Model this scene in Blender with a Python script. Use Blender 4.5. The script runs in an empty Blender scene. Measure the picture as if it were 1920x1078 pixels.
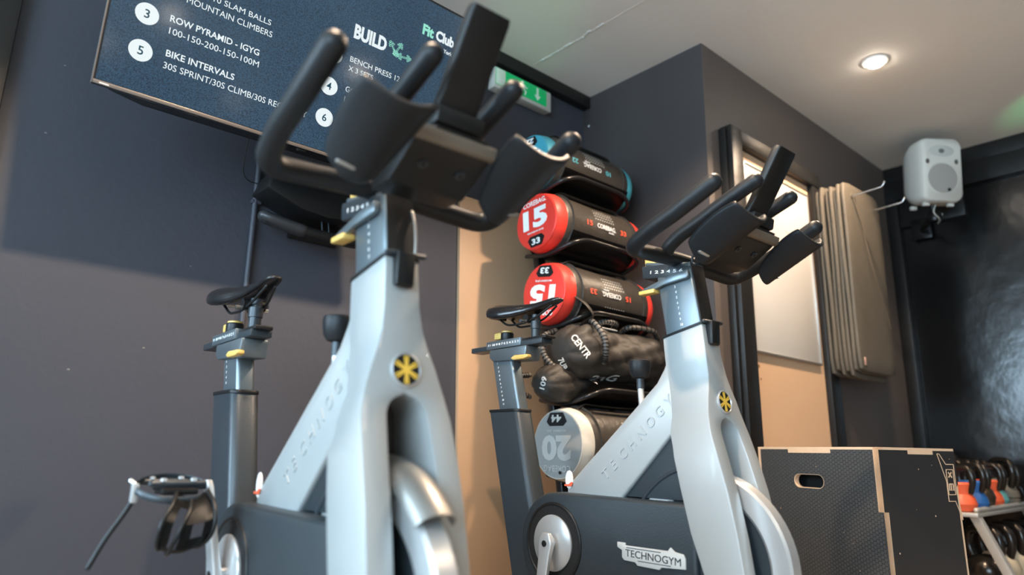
import bpy, bmesh, math, random
from mathutils import Vector, Matrix
random.seed(7)
PI = math.pi
sc = bpy.context.scene
C = sc.collection

# ------------------------------------------------------------------ camera, world, light, exposure
cam_d = bpy.data.cameras.new('camera'); cam = bpy.data.objects.new('camera', cam_d); C.objects.link(cam)
cam_d.sensor_width = 36.0; cam_d.lens = 24.0; cam_d.clip_start = 0.05
UPC = Vector((0.01641416, 0.97223126, -0.23344581))
XC = Vector((1480.0, -332.332, -1280.0)).normalized()
YC = UPC.cross(XC).normalized()
Rw = Matrix((XC, YC, UPC))                    # rows: world axes seen from the camera
cam.matrix_world = Matrix.Translation((0, 0, 0.58)) @ Rw.to_4x4()
cam_d.dof.use_dof = True; cam_d.dof.focus_distance = 2.0; cam_d.dof.aperture_fstop = 1.6
sc.camera = cam
w = bpy.data.worlds.new('world'); sc.world = w; w.use_nodes = True
bgn = w.node_tree.nodes['Background']; bgn.inputs[0].default_value = (0.55, 0.72, 1.0, 1); bgn.inputs[1].default_value = 0.35
sc.view_settings.view_transform = 'Standard'; sc.view_settings.look = 'None'
sc.view_settings.exposure = 0.0; sc.view_settings.gamma = 1.0
sc.view_settings.use_curve_mapping = False
WARM = (1.0, 0.74, 0.52); COOL = (0.54, 0.79, 1.0)
LAMP_W = 62.0; WIN_W = 135.0; KEY = (1.9, 3.0, 3.0, 0.6)
LAMPS = [(3.18, 1.03), (1.85, 0.98), (0.45, 0.95), (3.6, -0.94), (2.13, -0.94), (0.98, -1.56), (2.40, -4.75), (0.88, -3.87), (-1.3, -0.8), (-1.3, -3.2)]

def area(name, loc, rot, sx, sy, power, col):
    d = bpy.data.lights.new(name, 'AREA'); d.shape = 'RECTANGLE'; d.size = sx; d.size_y = sy; d.energy = power; d.color = col
    o = bpy.data.objects.new(name, d); C.objects.link(o); o.location = loc; o.rotation_euler = rot
    return o
# daylight in the openings of the long glazed front on the left
area('window_light', (-2.93, 2.4, 1.45), (0, -PI/2, 0), 1.7, 1.25, WIN_W*.6, COOL)
area('window_light', (-2.93, -1.1, 1.45), (0, -PI/2, 0), 1.7, 3.6, WIN_W*1.5, COOL)
def spot(name, loc, tgt, power, col, size, blend, rad):
    d = bpy.data.lights.new(name, 'SPOT'); d.energy = power; d.color = col; d.spot_size = size; d.spot_blend = blend; d.shadow_soft_size = rad
    o = bpy.data.objects.new(name, d); C.objects.link(o); o.location = loc
    o.rotation_euler = (Vector(tgt)-Vector(loc)).to_track_quat('-Z', 'Y').to_euler()
    return o
# faint green wash of a party light that stands out of frame
spot('party_light', (3.4, 0.1, 1.9), (4.2, 0.62, 2.4), 26, (0.1, 1.0, 0.35), 0.28, 1.0, 0.02)
spot('party_light', (1.2, 0.6, 1.5), (1.8, 1.95, 2.4), 14, (0.1, 1.0, 0.35), 0.36, 1.0, 0.02)

# ------------------------------------------------------------------ materials
MATS = {}
def mat(name, col, rough=0.5, metal=0.0, noise=0.0, nscale=20.0, bump=0.0, bscale=60.0, spec=0.5, coat=0.0, emit=None, estr=0.0, col2=None):
    if name in MATS: return MATS[name]
    m = bpy.data.materials.new(name); m.use_nodes = True; nt = m.node_tree; b = nt.nodes['Principled BSDF']
    b.inputs['Base Color'].default_value = (*col, 1); b.inputs['Roughness'].default_value = rough; b.inputs['Metallic'].default_value = metal
    b.inputs['Specular IOR Level'].default_value = spec; b.inputs['Coat Weight'].default_value = coat
    tc = nt.nodes.new('ShaderNodeTexCoord')
    if noise > 0 or col2:
        n = nt.nodes.new('ShaderNodeTexNoise'); n.inputs['Scale'].default_value = nscale; n.inputs['Detail'].default_value = 6
        nt.links.new(tc.outputs['Object'], n.inputs['Vector'])
        mx = nt.nodes.new('ShaderNodeMix'); mx.data_type = 'RGBA'
        c2 = col2 or tuple(min(1, c*(1+noise)) for c in col); c1 = col if col2 else tuple(c*(1-noise) for c in col)
        mx.inputs['A'].default_value = (*c1, 1); mx.inputs['B'].default_value = (*c2, 1)
        nt.links.new(n.outputs['Fac'], mx.inputs['Factor']); nt.links.new(mx.outputs['Result'], b.inputs['Base Color'])
    if bump > 0:
        n2 = nt.nodes.new('ShaderNodeTexNoise'); n2.inputs['Scale'].default_value = bscale; n2.inputs['Detail'].default_value = 4
        nt.links.new(tc.outputs['Object'], n2.inputs['Vector'])
        bp = nt.nodes.new('ShaderNodeBump'); bp.inputs['Strength'].default_value = bump; bp.inputs['Distance'].default_value = 0.004
        nt.links.new(n2.outputs['Fac'], bp.inputs['Height']); nt.links.new(bp.outputs['Normal'], b.inputs['Normal'])
    if emit:
        b.inputs['Emission Color'].default_value = (*emit, 1); b.inputs['Emission Strength'].default_value = estr
    MATS[name] = m; return m
navy = mat('charcoal_wall_paint', (0.048, 0.051, 0.066), 0.55, noise=0.06, nscale=3, bump=0.25, bscale=45)
blackwall = mat('black_gloss_paint', (0.006, 0.006, 0.006), 0.20, noise=0.3, nscale=4, bump=0.9, bscale=6, spec=0.5)
blacktrim = mat('black_trim_paint', (0.011, 0.0105, 0.010), 0.42, noise=0.3, nscale=9, bump=0.3, bscale=40, spec=0.35)
ceilm = mat('white_ceiling_paint', (0.80, 0.74, 0.66), 0.8, noise=0.03, nscale=1.5, bump=0.25, bscale=30)
rubber = mat('grey_floor', (0.27, 0.24, 0.205), 0.8, noise=0.3, nscale=150, bump=0.3, bscale=200)
palewall = mat('pale_wall_paint', (0.34, 0.32, 0.30), 0.8)
glassm = mat('daylight_glass', (0.7, 0.85, 1.0), 0.1, emit=(0.60, 0.80, 1.0), estr=5.0)
silver = mat('silver_grey_paint', (0.38, 0.395, 0.39), 0.42, metal=0.2, noise=0.03, nscale=4, coat=0.12)
silverlite = mat('brushed_silver', (0.60, 0.61, 0.61), 0.3, metal=0.6)
gun = mat('gunmetal_paint', (0.032, 0.040, 0.047), 0.36, metal=0.2, bump=0.1, bscale=300)
postm = mat('blue_grey_post', (0.19, 0.225, 0.245), 0.38, metal=0.75)
coverm = mat('dark_cover_plastic', (0.020, 0.027, 0.032), 0.42, bump=0.25, bscale=420, noise=0.1, nscale=9)
black = mat('black_plastic', (0.009, 0.009, 0.009), 0.42, spec=0.35)
foam = mat('black_grip_rubber', (0.012, 0.013, 0.0145), 0.42, bump=0.15, bscale=400, spec=0.28)
blackgloss = mat('black_vinyl', (0.012, 0.012, 0.013), 0.2, bump=0.08, bscale=250)
yellow = mat('yellow_plastic', (0.72, 0.47, 0.13), 0.4)
yellowp = mat('yellow_badge_enamel', (0.85, 0.52, 0.07), 0.4)
white = mat('white_print', (0.80, 0.80, 0.78), 0.5)
greyprint = mat('pale_grey_print', (0.50, 0.50, 0.48), 0.5)
steel = mat('steel', (0.55, 0.55, 0.55), 0.25, metal=1.0)
redm = mat('red_vinyl', (0.72, 0.045, 0.03), 0.38, noise=0.08, nscale=12, bump=0.3, bscale=30)
redprint = mat('red_print', (0.75, 0.10, 0.05), 0.5)
tealm = mat('teal_vinyl', (0.05, 0.30, 0.38), 0.4, bump=0.3, bscale=30)
tealprint = mat('teal_print', (0.10, 0.42, 0.48), 0.5)
greyv = mat('grey_vinyl', (0.33, 0.34, 0.33), 0.45, bump=0.3, bscale=30)
creamv = mat('pale_grey_vinyl', (0.62, 0.58, 0.50), 0.5, bump=0.3, bscale=30)
bagblack = mat('black_bag_vinyl', (0.042, 0.035, 0.028), 0.42, bump=0.6, bscale=40, noise=0.15, nscale=20)
nylon = mat('black_nylon', (0.026, 0.022, 0.018), 0.58, noise=.35, nscale=14, bump=1.0, bscale=22)
rackm = mat('black_rack_steel', (0.014, 0.013, 0.013), 0.28, metal=0.3)
ply = mat('birch_plywood', (0.70, 0.46, 0.285), 0.5, noise=0.07, nscale=2.5, bump=0.05)
plyedge = mat('plywood_edge', (0.66, 0.46, 0.30), 0.6, noise=0.1, nscale=30)
wb = mat('whiteboard_enamel', (0.70, 0.665, 0.61), 0.18)
alu = mat('aluminium_trim', (0.45, 0.43, 0.40), 0.35, metal=0.8)
ink = mat('grey_marker_ink', (0.42, 0.42, 0.44), 0.6)
matfoam = mat('grey_brown_foam', (0.120, 0.102, 0.076), 0.6, noise=0.15, nscale=15, bump=1.0, bscale=190)
speakerm = mat('off_white_speaker', (0.62, 0.60, 0.54), 0.45)
grillem = mat('grey_grille', (0.36, 0.34, 0.31), 0.6, bump=0.5, bscale=500)
exitgreen = mat('exit_green', (0.0, 0.33, 0.10), 0.3, emit=(0.0, 0.42, 0.13), estr=0.35)
exitwhite = mat('exit_white', (0.62, 0.70, 0.62), 0.3, emit=(0.5, 0.8, 0.6), estr=0.12)
housing = mat('pale_housing', (0.55, 0.55, 0.50), 0.4)
bluek = mat('blue_vinyl_dip', (0.02, 0.12, 0.36), 0.4)
orangek = mat('orange_vinyl_dip', (0.72, 0.11, 0.04), 0.4)
tealk = mat('teal_vinyl_dip', (0.12, 0.36, 0.36), 0.4)
greyk = mat('olive_grey_vinyl_dip', (0.15, 0.13, 0.10), 0.5)
brownk = mat('worn_iron', (0.10, 0.075, 0.05), 0.35, metal=0.6, noise=0.6, nscale=40)
beigek = mat('beige_vinyl_dip', (0.50, 0.42, 0.30), 0.5)
ironm = mat('dark_cast_iron', (0.035, 0.030, 0.026), 0.2, metal=0.7)
shelfm = mat('pale_grey_shelf_steel', (0.48, 0.46, 0.42), 0.35, metal=0.3)
filmh = mat('black_film_face', (0.022, 0.022, 0.023), 0.42)
bezel = mat('tv_bezel', (0.012, 0.013, 0.015), 0.25)
bezelw = mat('tv_bezel_edge', (0.20, 0.17, 0.15), 0.3, metal=0.6)
clearp = mat('white_tag_plastic', (0.75, 0.73, 0.70), 0.4)
redtag = mat('red_tag', (0.75, 0.12, 0.05), 0.5)

def hexface():
    m = bpy.data.materials.new('hex_grip_film'); m.use_nodes = True; nt = m.node_tree; b = nt.nodes['Principled BSDF']
    b.inputs['Base Color'].default_value = (0.022, 0.023, 0.025, 1); b.inputs['Roughness'].default_value = 0.42
    tc = nt.nodes.new('ShaderNodeTexCoord'); sp = nt.nodes.new('ShaderNodeSeparateXYZ'); nt.links.new(tc.outputs['Object'], sp.inputs[0])
    def mth(op, a, b=None):
        q = nt.nodes.new('ShaderNodeMath'); q.operation = op
        for k, v in enumerate((a, b)):
            if v is None: continue
            if isinstance(v, (int, float)): q.inputs[k].default_value = v
            else: nt.links.new(v, q.inputs[k])
        return q.outputs[0]
    S_ = 0.0125; px = mth('DIVIDE', sp.outputs['X'], S_*1.7320508); pz = mth('DIVIDE', sp.outputs['Z'], S_)
    def lat(off):
        a = mth('MULTIPLY', mth('SUBTRACT', mth('FRACT', mth('ADD', px, off+50)), 0.5), 1.7320508); b = mth('SUBTRACT', mth('FRACT', mth('ADD', pz, off+50)), 0.5)
        return mth('SQRT', mth('ADD', mth('MULTIPLY', a, a), mth('MULTIPLY', b, b)))
    dm = mth('MINIMUM', lat(0.0), lat(0.5))
    mr = nt.nodes.new('ShaderNodeMapRange'); mr.inputs['From Min'].default_value = 0.54; mr.inputs['From Max'].default_value = 0.42
    nt.links.new(dm, mr.inputs['Value'])
    mx = nt.nodes.new('ShaderNodeMix'); mx.data_type = 'RGBA'; mx.inputs['A'].default_value = (0.003, 0.003, 0.003, 1); mx.inputs['B'].default_value = (0.055, 0.058, 0.060, 1)
    nt.links.new(mr.outputs[0], mx.inputs['Factor']); nt.links.new(mx.outputs['Result'], b.inputs['Base Color'])
    bp = nt.nodes.new('ShaderNodeBump'); bp.inputs['Strength'].default_value = 0.6; bp.inputs['Distance'].default_value = 0.002
    nt.links.new(mr.outputs[0], bp.inputs['Height']); nt.links.new(bp.outputs['Normal'], b.inputs['Normal'])
    return m
hexm = hexface()
def screenmat():
    m = bpy.data.materials.new('screen_picture'); m.use_nodes = True; nt = m.node_tree; b = nt.nodes['Principled BSDF']
    b.inputs['Base Color'].default_value = (0.006, 0.008, 0.012, 1); b.inputs['Roughness'].default_value = 0.12
    tc = nt.nodes.new('ShaderNodeTexCoord')
    n = nt.nodes.new('ShaderNodeTexNoise'); n.inputs['Scale'].default_value = 3.0; n.inputs['Detail'].default_value = 2
    n2 = nt.nodes.new('ShaderNodeTexNoise'); n2.inputs['Scale'].default_value = 260.0; n2.inputs['Detail'].default_value = 1
    for q in (n, n2): nt.links.new(tc.outputs['Object'], q.inputs['Vector'])
    mx = nt.nodes.new('ShaderNodeMix'); mx.data_type = 'RGBA'
    mx.inputs['A'].default_value = (0.012, 0.040, 0.078, 1); mx.inputs['B'].default_value = (0.036, 0.078, 0.122, 1)
    nt.links.new(n.outputs['Fac'], mx.inputs['Factor'])
    ad = nt.nodes.new('ShaderNodeMath'); ad.operation = 'MULTIPLY_ADD'; ad.inputs[1].default_value = 2.4; ad.inputs[2].default_value = -0.2
    nt.links.new(n2.outputs['Fac'], ad.inputs[0])
    nt.links.new(mx.outputs['Result'], b.inputs['Emission Color']); nt.links.new(ad.outputs[0], b.inputs['Emission Strength'])
    return m
screenm = screenmat()
scrwhite = mat('screen_white', (0.02, 0.02, 0.02), 0.2, emit=(0.82, 0.92, 0.95), estr=0.95)
scrmint = mat('screen_mint', (0.02, 0.02, 0.02), 0.2, emit=(0.35, 0.95, 0.75), estr=0.8)
scrink = mat('screen_navy', (0.004, 0.02, 0.03), 0.2, emit=(0.0, 0.05, 0.09), estr=0.6)
lampm = mat('lamp_glow', (1, 1, 1), 0.5, emit=(1.0, 0.90, 0.78), estr=70.0)
vent = mat('dark_void', (0.004, 0.004, 0.004), 0.8)

# ------------------------------------------------------------------ mesh helpers
def finish(bm, smooth=35, bevel=0.0, seg=2, bang=30):
    bmesh.ops.recalc_face_normals(bm, faces=bm.faces)
    if bevel > 0:
        ed = [e for e in bm.edges if len(e.link_faces) == 2 and e.calc_face_angle(0) > math.radians(bang)]
        bmesh.ops.bevel(bm, geom=ed, offset=bevel, segments=seg, profile=0.5, affect='EDGES', clamp_overlap=True)
    me = bpy.data.meshes.new('m'); bm.to_mesh(me); bm.free()
    for p in me.polygons: p.use_smooth = smooth > 0
    if smooth > 0: me.set_sharp_from_angle(angle=math.radians(smooth))
    return me
def obj(name, me, m, parent=None, loc=None, rot=None):
    if isinstance(me, bmesh.types.BMesh): me = finish(me)
    o = bpy.data.objects.new(name, me)
    if m is not None and me.materials.find(m.name) < 0 and len(me.materials) == 0: me.materials.append(m)
    C.objects.link(o)
    if parent: o.parent = parent
    if loc: o.location = loc
    if rot: o.rotation_euler = rot
    return o
def tag(o, label=None, cat=None, group=None, kind=None):
    if label: o['label'] = label
    if cat: o['category'] = cat
    if group: o['group'] = group
    if kind: o['kind'] = kind
    return o
def thing(name, label, cat, loc=(0, 0, 0), rz=0, group=None):
    o = bpy.data.objects.new(name, None); C.objects.link(o); o.location = loc; o.rotation_euler = (0, 0, rz)
    o.empty_display_size = 0.1
    return tag(o, label, cat, group)
def copy_tree(o, parent=None):
    c = o.copy(); C.objects.link(c)
    if parent: c.parent = parent
    for ch in list(o.children): copy_tree(ch, c)
    return c
def bbox_bm(x0, x1, y0, y1, z0, z1, bm=None):
    bm = bm or bmesh.new()
    v = [bm.verts.new((x, y, z)) for x in (x0, x1) for y in (y0, y1) for z in (z0, z1)]
    for f in ((0, 1, 3, 2), (4, 6, 7, 5), (0, 4, 5, 1), (2, 3, 7, 6), (0, 2, 6, 4), (1, 5, 7, 3)): bm.faces.new([v[i] for i in f])
    return bm
def box(x0, x1, y0, y1, z0, z1, bevel=0.0, seg=2):
    return finish(bbox_bm(x0, x1, y0, y1, z0, z1), 35, bevel, seg)
def prism(poly, y0, y1, bevel=0.0, seg=2, axis='y', bang=30):
    """poly of (a,b); axis y: (x,z) profile extruded in y; axis x: (y,z); axis z: (x,y)"""
    bm = bmesh.new()
    def P(a, b, t): return {'y': (a, t, b), 'x': (t, a, b), 'z': (a, b, t)}[axis]
    A = [bm.verts.new(P(a, b, y0)) for a, b in poly]; B = [bm.verts.new(P(a, b, y1)) for a, b in poly]
    n = len(poly)
    bm.faces.new(A); bm.faces.new(B[::-1])
    for i in range(n): bm.faces.new((A[i], B[i], B[(i+1) % n], A[(i+1) % n]))
    return finish(bm, 35, bevel, seg, bang)
def catmull(P, n=8, closed=False):
    P = [Vector(p) for p in P]; out = []; N = len(P)
    rng = N if closed else N-1
    for i in range(rng):
        p1, p2 = P[i], P[(i+1) % N]
        p0 = P[i-1] if (i > 0 or closed) else p1*2-p2
        p3 = P[(i+2) % N] if (i+2 < N or closed) else p2*2-p1
        for k in range(n):
            t = k/n
            out.append(0.5*((2*p1)+(p2-p0)*t+(2*p0-5*p1+4*p2-p3)*t*t+(3*p1-p0-3*p2+p3)*t**3))
    if not closed: out.append(P[-1])
    return out
def fillet(P, r=0.03, n=5):
    P = [Vector(p) for p in P]; out = [P[0]]
    for i in range(1, len(P)-1):
        a, b, c = P[i-1], P[i], P[i+1]; d1 = (a-b); d2 = (c-b)
        q = min(r, d1.length*0.45, d2.length*0.45); s = b+d1.normalized()*q; e = b+d2.normalized()*q
        for k in range(n+1):
            t = k/n; out.append(s*(1-t)**2+b*2*t*(1-t)+e*t*t)
    out.append(P[-1]); return out
def tube(path, r, sides=12, caps='round', closed=False, bm=None, flat=None):
    """sweep; r number or list; flat=(a,b) scales section axes"""
    own = bm is None; bm = bm or bmesh.new(); P = [Vector(p) for p in path]; n = len(P)
    R = r if isinstance(r, (list, tuple)) else [r]*n
    T = []
    for i in range(n):
        a = P[(i-1) % n] if (closed or i > 0) else P[i]; b = P[(i+1) % n] if (closed or i < n-1) else P[i]
        T.append((b-a).normalized())
    up = Vector((0, 0, 1)) if abs(T[0].z) < 0.95 else Vector((1, 0, 0))
    N = (up-T[0]*up.dot(T[0])).normalized(); fr = []
    for i in range(n):
        if i > 0:
            N = (N-T[i]*N.dot(T[i]))
            N = N.normalized() if N.length > 1e-6 else T[i].orthogonal().normalized()
        fr.append((P[i], N.copy(), T[i].cross(N), R[i]))
    rings = []
    if caps == 'round' and not closed:
        p, a, b, q = fr[0]; pre = []
        for k in (0.05, 0.38, 0.71): pre.append((p-T[0]*q*math.cos(k*PI/2)*0.999, a, b, q*math.sin(k*PI/2)))
        p, a, b, q = fr[-1]; post = []
        for k in (0.71, 0.38, 0.05): post.append((p+T[-1]*q*math.cos(k*PI/2)*0.999, a, b, q*math.sin(k*PI/2)))
        fr = pre+fr+post
    fa, fb = flat or (1, 1)
    for p, a, b, q in fr:
        rings.append([bm.verts.new(p+a*math.cos(2*PI*j/sides)*q*fa+b*math.sin(2*PI*j/sides)*q*fb) for j in range(sides)])
    m = len(rings)
    for i in range(m if closed else m-1):
        A, B = rings[i], rings[(i+1) % m]
        for j in range(sides): bm.faces.new((A[j], A[(j+1) % sides], B[(j+1) % sides], B[j]))
    if not closed: bm.faces.new(rings[0][::-1]); bm.faces.new(rings[-1])
    return finish(bm, 50) if own else bm
def lathe(prof, axis='z', sides=32, org=(0, 0, 0), sc2=(1, 1), bm=None, smooth=35, ring=False):
    isring = ring
    """prof of (r, t) along the axis"""
    own = bm is None; bm = bm or bmesh.new(); rings = []
    for r, t in prof:
        ring = []
        for j in range(sides):
            a = 2*PI*j/sides; c, s = r*math.cos(a)*sc2[0], r*math.sin(a)*sc2[1]
            p = {'z': (c, s, t), 'x': (t, c, s), 'y': (c, t, s)}[axis]
            ring.append(bm.verts.new(Vector(p)+Vector(org)))
        rings.append(ring)
    for i in range(len(rings)-1):
        A, B = rings[i], rings[i+1]
        for j in range(sides): bm.faces.new((A[j], A[(j+1) % sides], B[(j+1) % sides], B[j]))
    if isring:
        A, B = rings[-1], rings[0]
        for j in range(sides): bm.faces.new((A[j], A[(j+1) % sides], B[(j+1) % sides], B[j]))
    else:
        bm.faces.new(rings[0][::-1]); bm.faces.new(rings[-1])
    return finish(bm, smooth) if own else bm
def loft(secs, cap=True, bevel=0.0, smooth=40):
    bm = bmesh.new(); R = [[bm.verts.new(p) for p in s] for s in secs]
    for i in range(len(R)-1):
        A, B = R[i], R[i+1]; n = len(A)
        for j in range(n): bm.faces.new((A[j], A[(j+1) % n], B[(j+1) % n], B[j]))
    if cap: bm.faces.new(R[0][::-1]); bm.faces.new(R[-1])
    return finish(bm, smooth, bevel)
def flat2d(polys, depth, M=None):
    """filled 2-D outlines (with holes) as a thin slab, local z = 0..depth, then matrix M"""
    cu = bpy.data.curves.new('c', 'CURVE'); cu.dimensions = '2D'; cu.fill_mode = 'BOTH'; cu.extrude = depth/2
    for p in polys:
        s = cu.splines.new('POLY'); s.points.add(len(p)-1)
        for k, (a, b) in enumerate(p): s.points[k].co = (a, b, 0, 1)
        s.use_cyclic_u = True
    o = bpy.data.objects.new('c', cu); C.objects.link(o)
    bpy.context.view_layer.update()
    me = bpy.data.meshes.new_from_object(o.evaluated_get(bpy.context.evaluated_depsgraph_get()))
    bpy.data.objects.remove(o); bpy.data.curves.remove(cu)
    me.materials.clear(); me.transform(Matrix.Translation((0, 0, depth/2)))
    if M is not None: me.transform(M)
    return me
_tc = {}
def text_raw(s, bold=0.0):
    k = (s, bold)
    if k in _tc: return _tc[k]
    cu = bpy.data.curves.new('t', 'FONT'); cu.body = s; cu.resolution_u = 3; cu.offset = bold; cu.extrude = 0.02
    o = bpy.data.objects.new('t', cu); C.objects.link(o); bpy.context.view_layer.update()
    me = bpy.data.meshes.new_from_object(o.evaluated_get(bpy.context.evaluated_depsgraph_get()))
    bpy.data.objects.remove(o); bpy.data.curves.remove(cu); me.materials.clear()
    _tc[k] = me; return me
def text_fit(s, w=None, h=None, bold=0.0, depth=0.001, shear=0.0):
    """text scaled to width w and height h, origin at lower left"""
    me = text_raw(s, bold).copy(); vs = me.vertices
    x0 = min(v.co.x for v in vs); x1 = max(v.co.x for v in vs); y0 = min(v.co.y for v in vs); y1 = max(v.co.y for v in vs)
    sy = h/(y1-y0) if h else None; sx = w/(x1-x0) if w else None
    sx = sx or sy; sy = sy or sx
    for v in vs:
        y = (v.co.y-y0)*sy
        v.co = ((v.co.x-x0)*sx+shear*y, y, (v.co.z+0.02)/0.04*depth)
    return me
def frame_m(org, ux, uy):
    ux = Vector(ux).normalized(); uy = Vector(uy); uy = (uy-ux*uy.dot(ux)).normalized(); uz = ux.cross(uy)
    return Matrix.Translation(org) @ Matrix((ux, uy, uz)).transposed().to_4x4()
def circ(r, n=32, c=(0, 0), a0=0, a1=2*PI):
    return [(c[0]+r*math.cos(a0+(a1-a0)*i/n), c[1]+r*math.sin(a0+(a1-a0)*i/n)) for i in range(n)]
def rrect(x0, x1, y0, y1, r, n=5):
    out = []
    for cx, cy, a in ((x1-r, y1-r, 0), (x0+r, y1-r, PI/2), (x0+r, y0+r, PI), (x1-r, y0+r, 1.5*PI)):
        for k in range(n+1): out.append((cx+r*math.cos(a+k*PI/2/n), cy+r*math.sin(a+k*PI/2/n)))
    return out
def stuffpart(o, label=None):
    if label: o['label'] = label
    return o

# ------------------------------------------------------------------ the room
H = 2.4; YA = 2.226; XB = 2.46; YCW = 1.505; XD = 4.56
def struct(name, me, m): return tag(obj(name, me, m), kind='structure')
struct('floor', box(-3.1, 4.7, -5.5, 4.2, -0.1, 0), rubber)
struct('ceiling', box(-3.1, 4.7, -5.5, 4.2, H, H+0.1), ceilm)
struct('wall_back', box(0.0, XB+0.12, YA, YA+0.12, 0, H), navy)
struct('wall_nook', box(XB-0.003, XB+0.12, YCW+0.002, YA, 0, H), mat('near_black_wall_paint', (0.040, 0.034, 0.034), 0.55, noise=0.06, nscale=3, bump=0.25, bscale=45))
struct('wall_centre', box(XB, XD+0.12, YCW, YCW+0.12, 0, H), mat('brown_grey_wall', (0.112, 0.090, 0.078), 0.55, noise=0.06, nscale=3, bump=0.25, bscale=45))  # centre wall has a lighter, browner base colour than the back and nook walls
struct('wall_right', box(XD, XD+0.12, -5.4, YCW, 0, H), blackwall)
struct('wall_front', box(-3.1, XD+0.12, -5.5, -5.4, 0, H), palewall)
struct('wall_far', box(-3.1, 0.12, 4.1, 4.2, 0, H), palewall)
struct('wall_side', box(0.0, 0.12, YA+0.12, 4.1, 0, H), navy)
wl = struct('wall_left', box(-3.1, -3.0, -5.4, 4.1, 0, 0.55), palewall)
struct('wall_left_top', box(-3.1, -3.0, -5.4, 4.1, 2.32, H), palewall)
for i, (a, b) in enumerate(((-5.4, -2.95), (0.75, 1.75), (3.05, 4.1))):
    struct('wall_left_pier', box(-3.1, -3.0, a, b, 0.55, 2.32), palewall)
for n_, (a, b) in enumerate(((-2.95, 0.75), (1.75, 3.05))):
    wd = struct('window_%d' % (n_+1), box(-3.06, -3.04, a, b, 0.55, 2.32), glassm if n_ == 0 else mat('bright_daylight_glass', (0.7, 0.85, 1.0), 0.1, emit=(0.62, 0.82, 1.0), estr=14.0))
    k = 4 if n_ == 0 else 2
    for i in range(k+1):
        y = a+(b-a)*i/k
        obj('window_frame', box(-3.09, -2.99, y-0.03, y+0.03, 0.55, 2.32), blacktrim, wd)
    for z in (0.58, 2.29): obj('window_frame', box(-3.085, -2.995, a, b, z-0.03, z+0.03), blacktrim, wd)
# black corner board at the left end of the back wall
struct('trim_1', box(-0.03, 0.078, YA-0.035, YA+0.121, 0, H, 0.004), blacktrim)
# boxed trunking under the ceiling along the back wall, right of the screen
struct('trim_2', box(1.62, XB, YA-0.05, YA, 2.335, H, 0.004), blacktrim)
# black beams and boards on the right wall
struct('trim_3', box(XD-0.045, XD, -5.4, YCW, 2.165, 2.300, 0.006), blacktrim)
struct('trim_4', box(XD-0.02, XD, -5.4, YCW, 2.300, H, 0.004), blacktrim)
struct('trim_5', box(XD-0.05, XD, 1.435, YCW, 0, 2.165, 0.006), blacktrim)
struct('trim_6', box(XD-0.03, XD, 1.08, 1.435, 1.985, 2.165, 0.006), blacktrim)
# ceiling seam (filled joint between two boards)
struct('trim_7', box(2.026, 2.034, -1.5, YA-0.05, H-0.0004, H+0.0005), ceilm)
bm = bmesh.new()
random.seed(3)
for k in range(16):
    y = 1.72+k*0.025; x = 2.03+random.uniform(-.006, .006)
    bmesh.ops.create_icosphere(bm, subdivisions=1, radius=random.uniform(0.006, 0.012), matrix=Matrix.Translation((x, y, H)) @ Matrix.Diagonal((1, 1.6, 0.25, 1)))
tag(obj('plaster_flake', finish(bm), mat('bare_plaster', (0.85, 0.83, 0.78), 0.9)), kind='stuff', label='pale flaking filler along the ceiling seam', cat='plaster')
# chips and dents in the dark wall paint
bm = bmesh.new(); random.seed(11)
chips = [(0.205, 1.66), (0.19, 1.44), (1.3, 0.74), (1.34, 0.72), (1.33, 0.70), (1.36, 0.66), (1.27, 0.68), (1.29, 0.73), (0.52, 0.86), (0.34, 0.78), (1.25, 0.52), (0.62, 1.13)]
for x, z in chips:
    bmesh.ops.create_icosphere(bm, subdivisions=1, radius=random.uniform(0.002, 0.0045), matrix=Matrix.Translation((x, YA, z)) @ Matrix.Diagonal((1.3, 0.3, 0.8, 1)))
tag(obj('paint_chip', finish(bm), mat('chipped_paint', (0.16, 0.15, 0.15), 0.9)), kind='stuff', label='small chips in the dark wall paint', cat='paint chips')

# downlights
for i, (x, y) in enumerate(LAMPS):
    lab = ('round recessed downlight glowing in the white ceiling near the speaker', 'recessed downlight over the right-hand bike', 'recessed downlight over the bike nearest the camera', 'recessed downlight in front of the jump box side of the room',
           'recessed downlight just behind the viewer in the middle of the room', 'recessed downlight behind the viewer on the left', 'recessed downlight by the front wall, right of its middle', 'recessed downlight by the front wall, left of its middle',
           'recessed downlight nearest the glazed front', 'recessed downlight in the far corner by the glazed front')[i]
    t = thing('ceiling_light', lab, 'ceiling light', (x, y, H), group='recessed ceiling lights')
    obj('trim_ring', lathe([(0.056, 0.001), (0.056, -0.006), (0.042, -0.009), (0.041, -0.001)], sides=32), mat('ring_white', (0.8, 0.76, 0.7), 0.5), t)
    obj('lamp', lathe([(0.040, -0.001), (0.040, -0.008), (0.034, -0.018), (0.018, -0.024), (0.004, -0.025)], sides=24), lampm, t)
    spot('downlight', (x, y, H-0.035), (x, y, 0), LAMP_W*KEY[min(i, 3)], WARM, math.radians(122), 0.42, 0.03)

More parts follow.
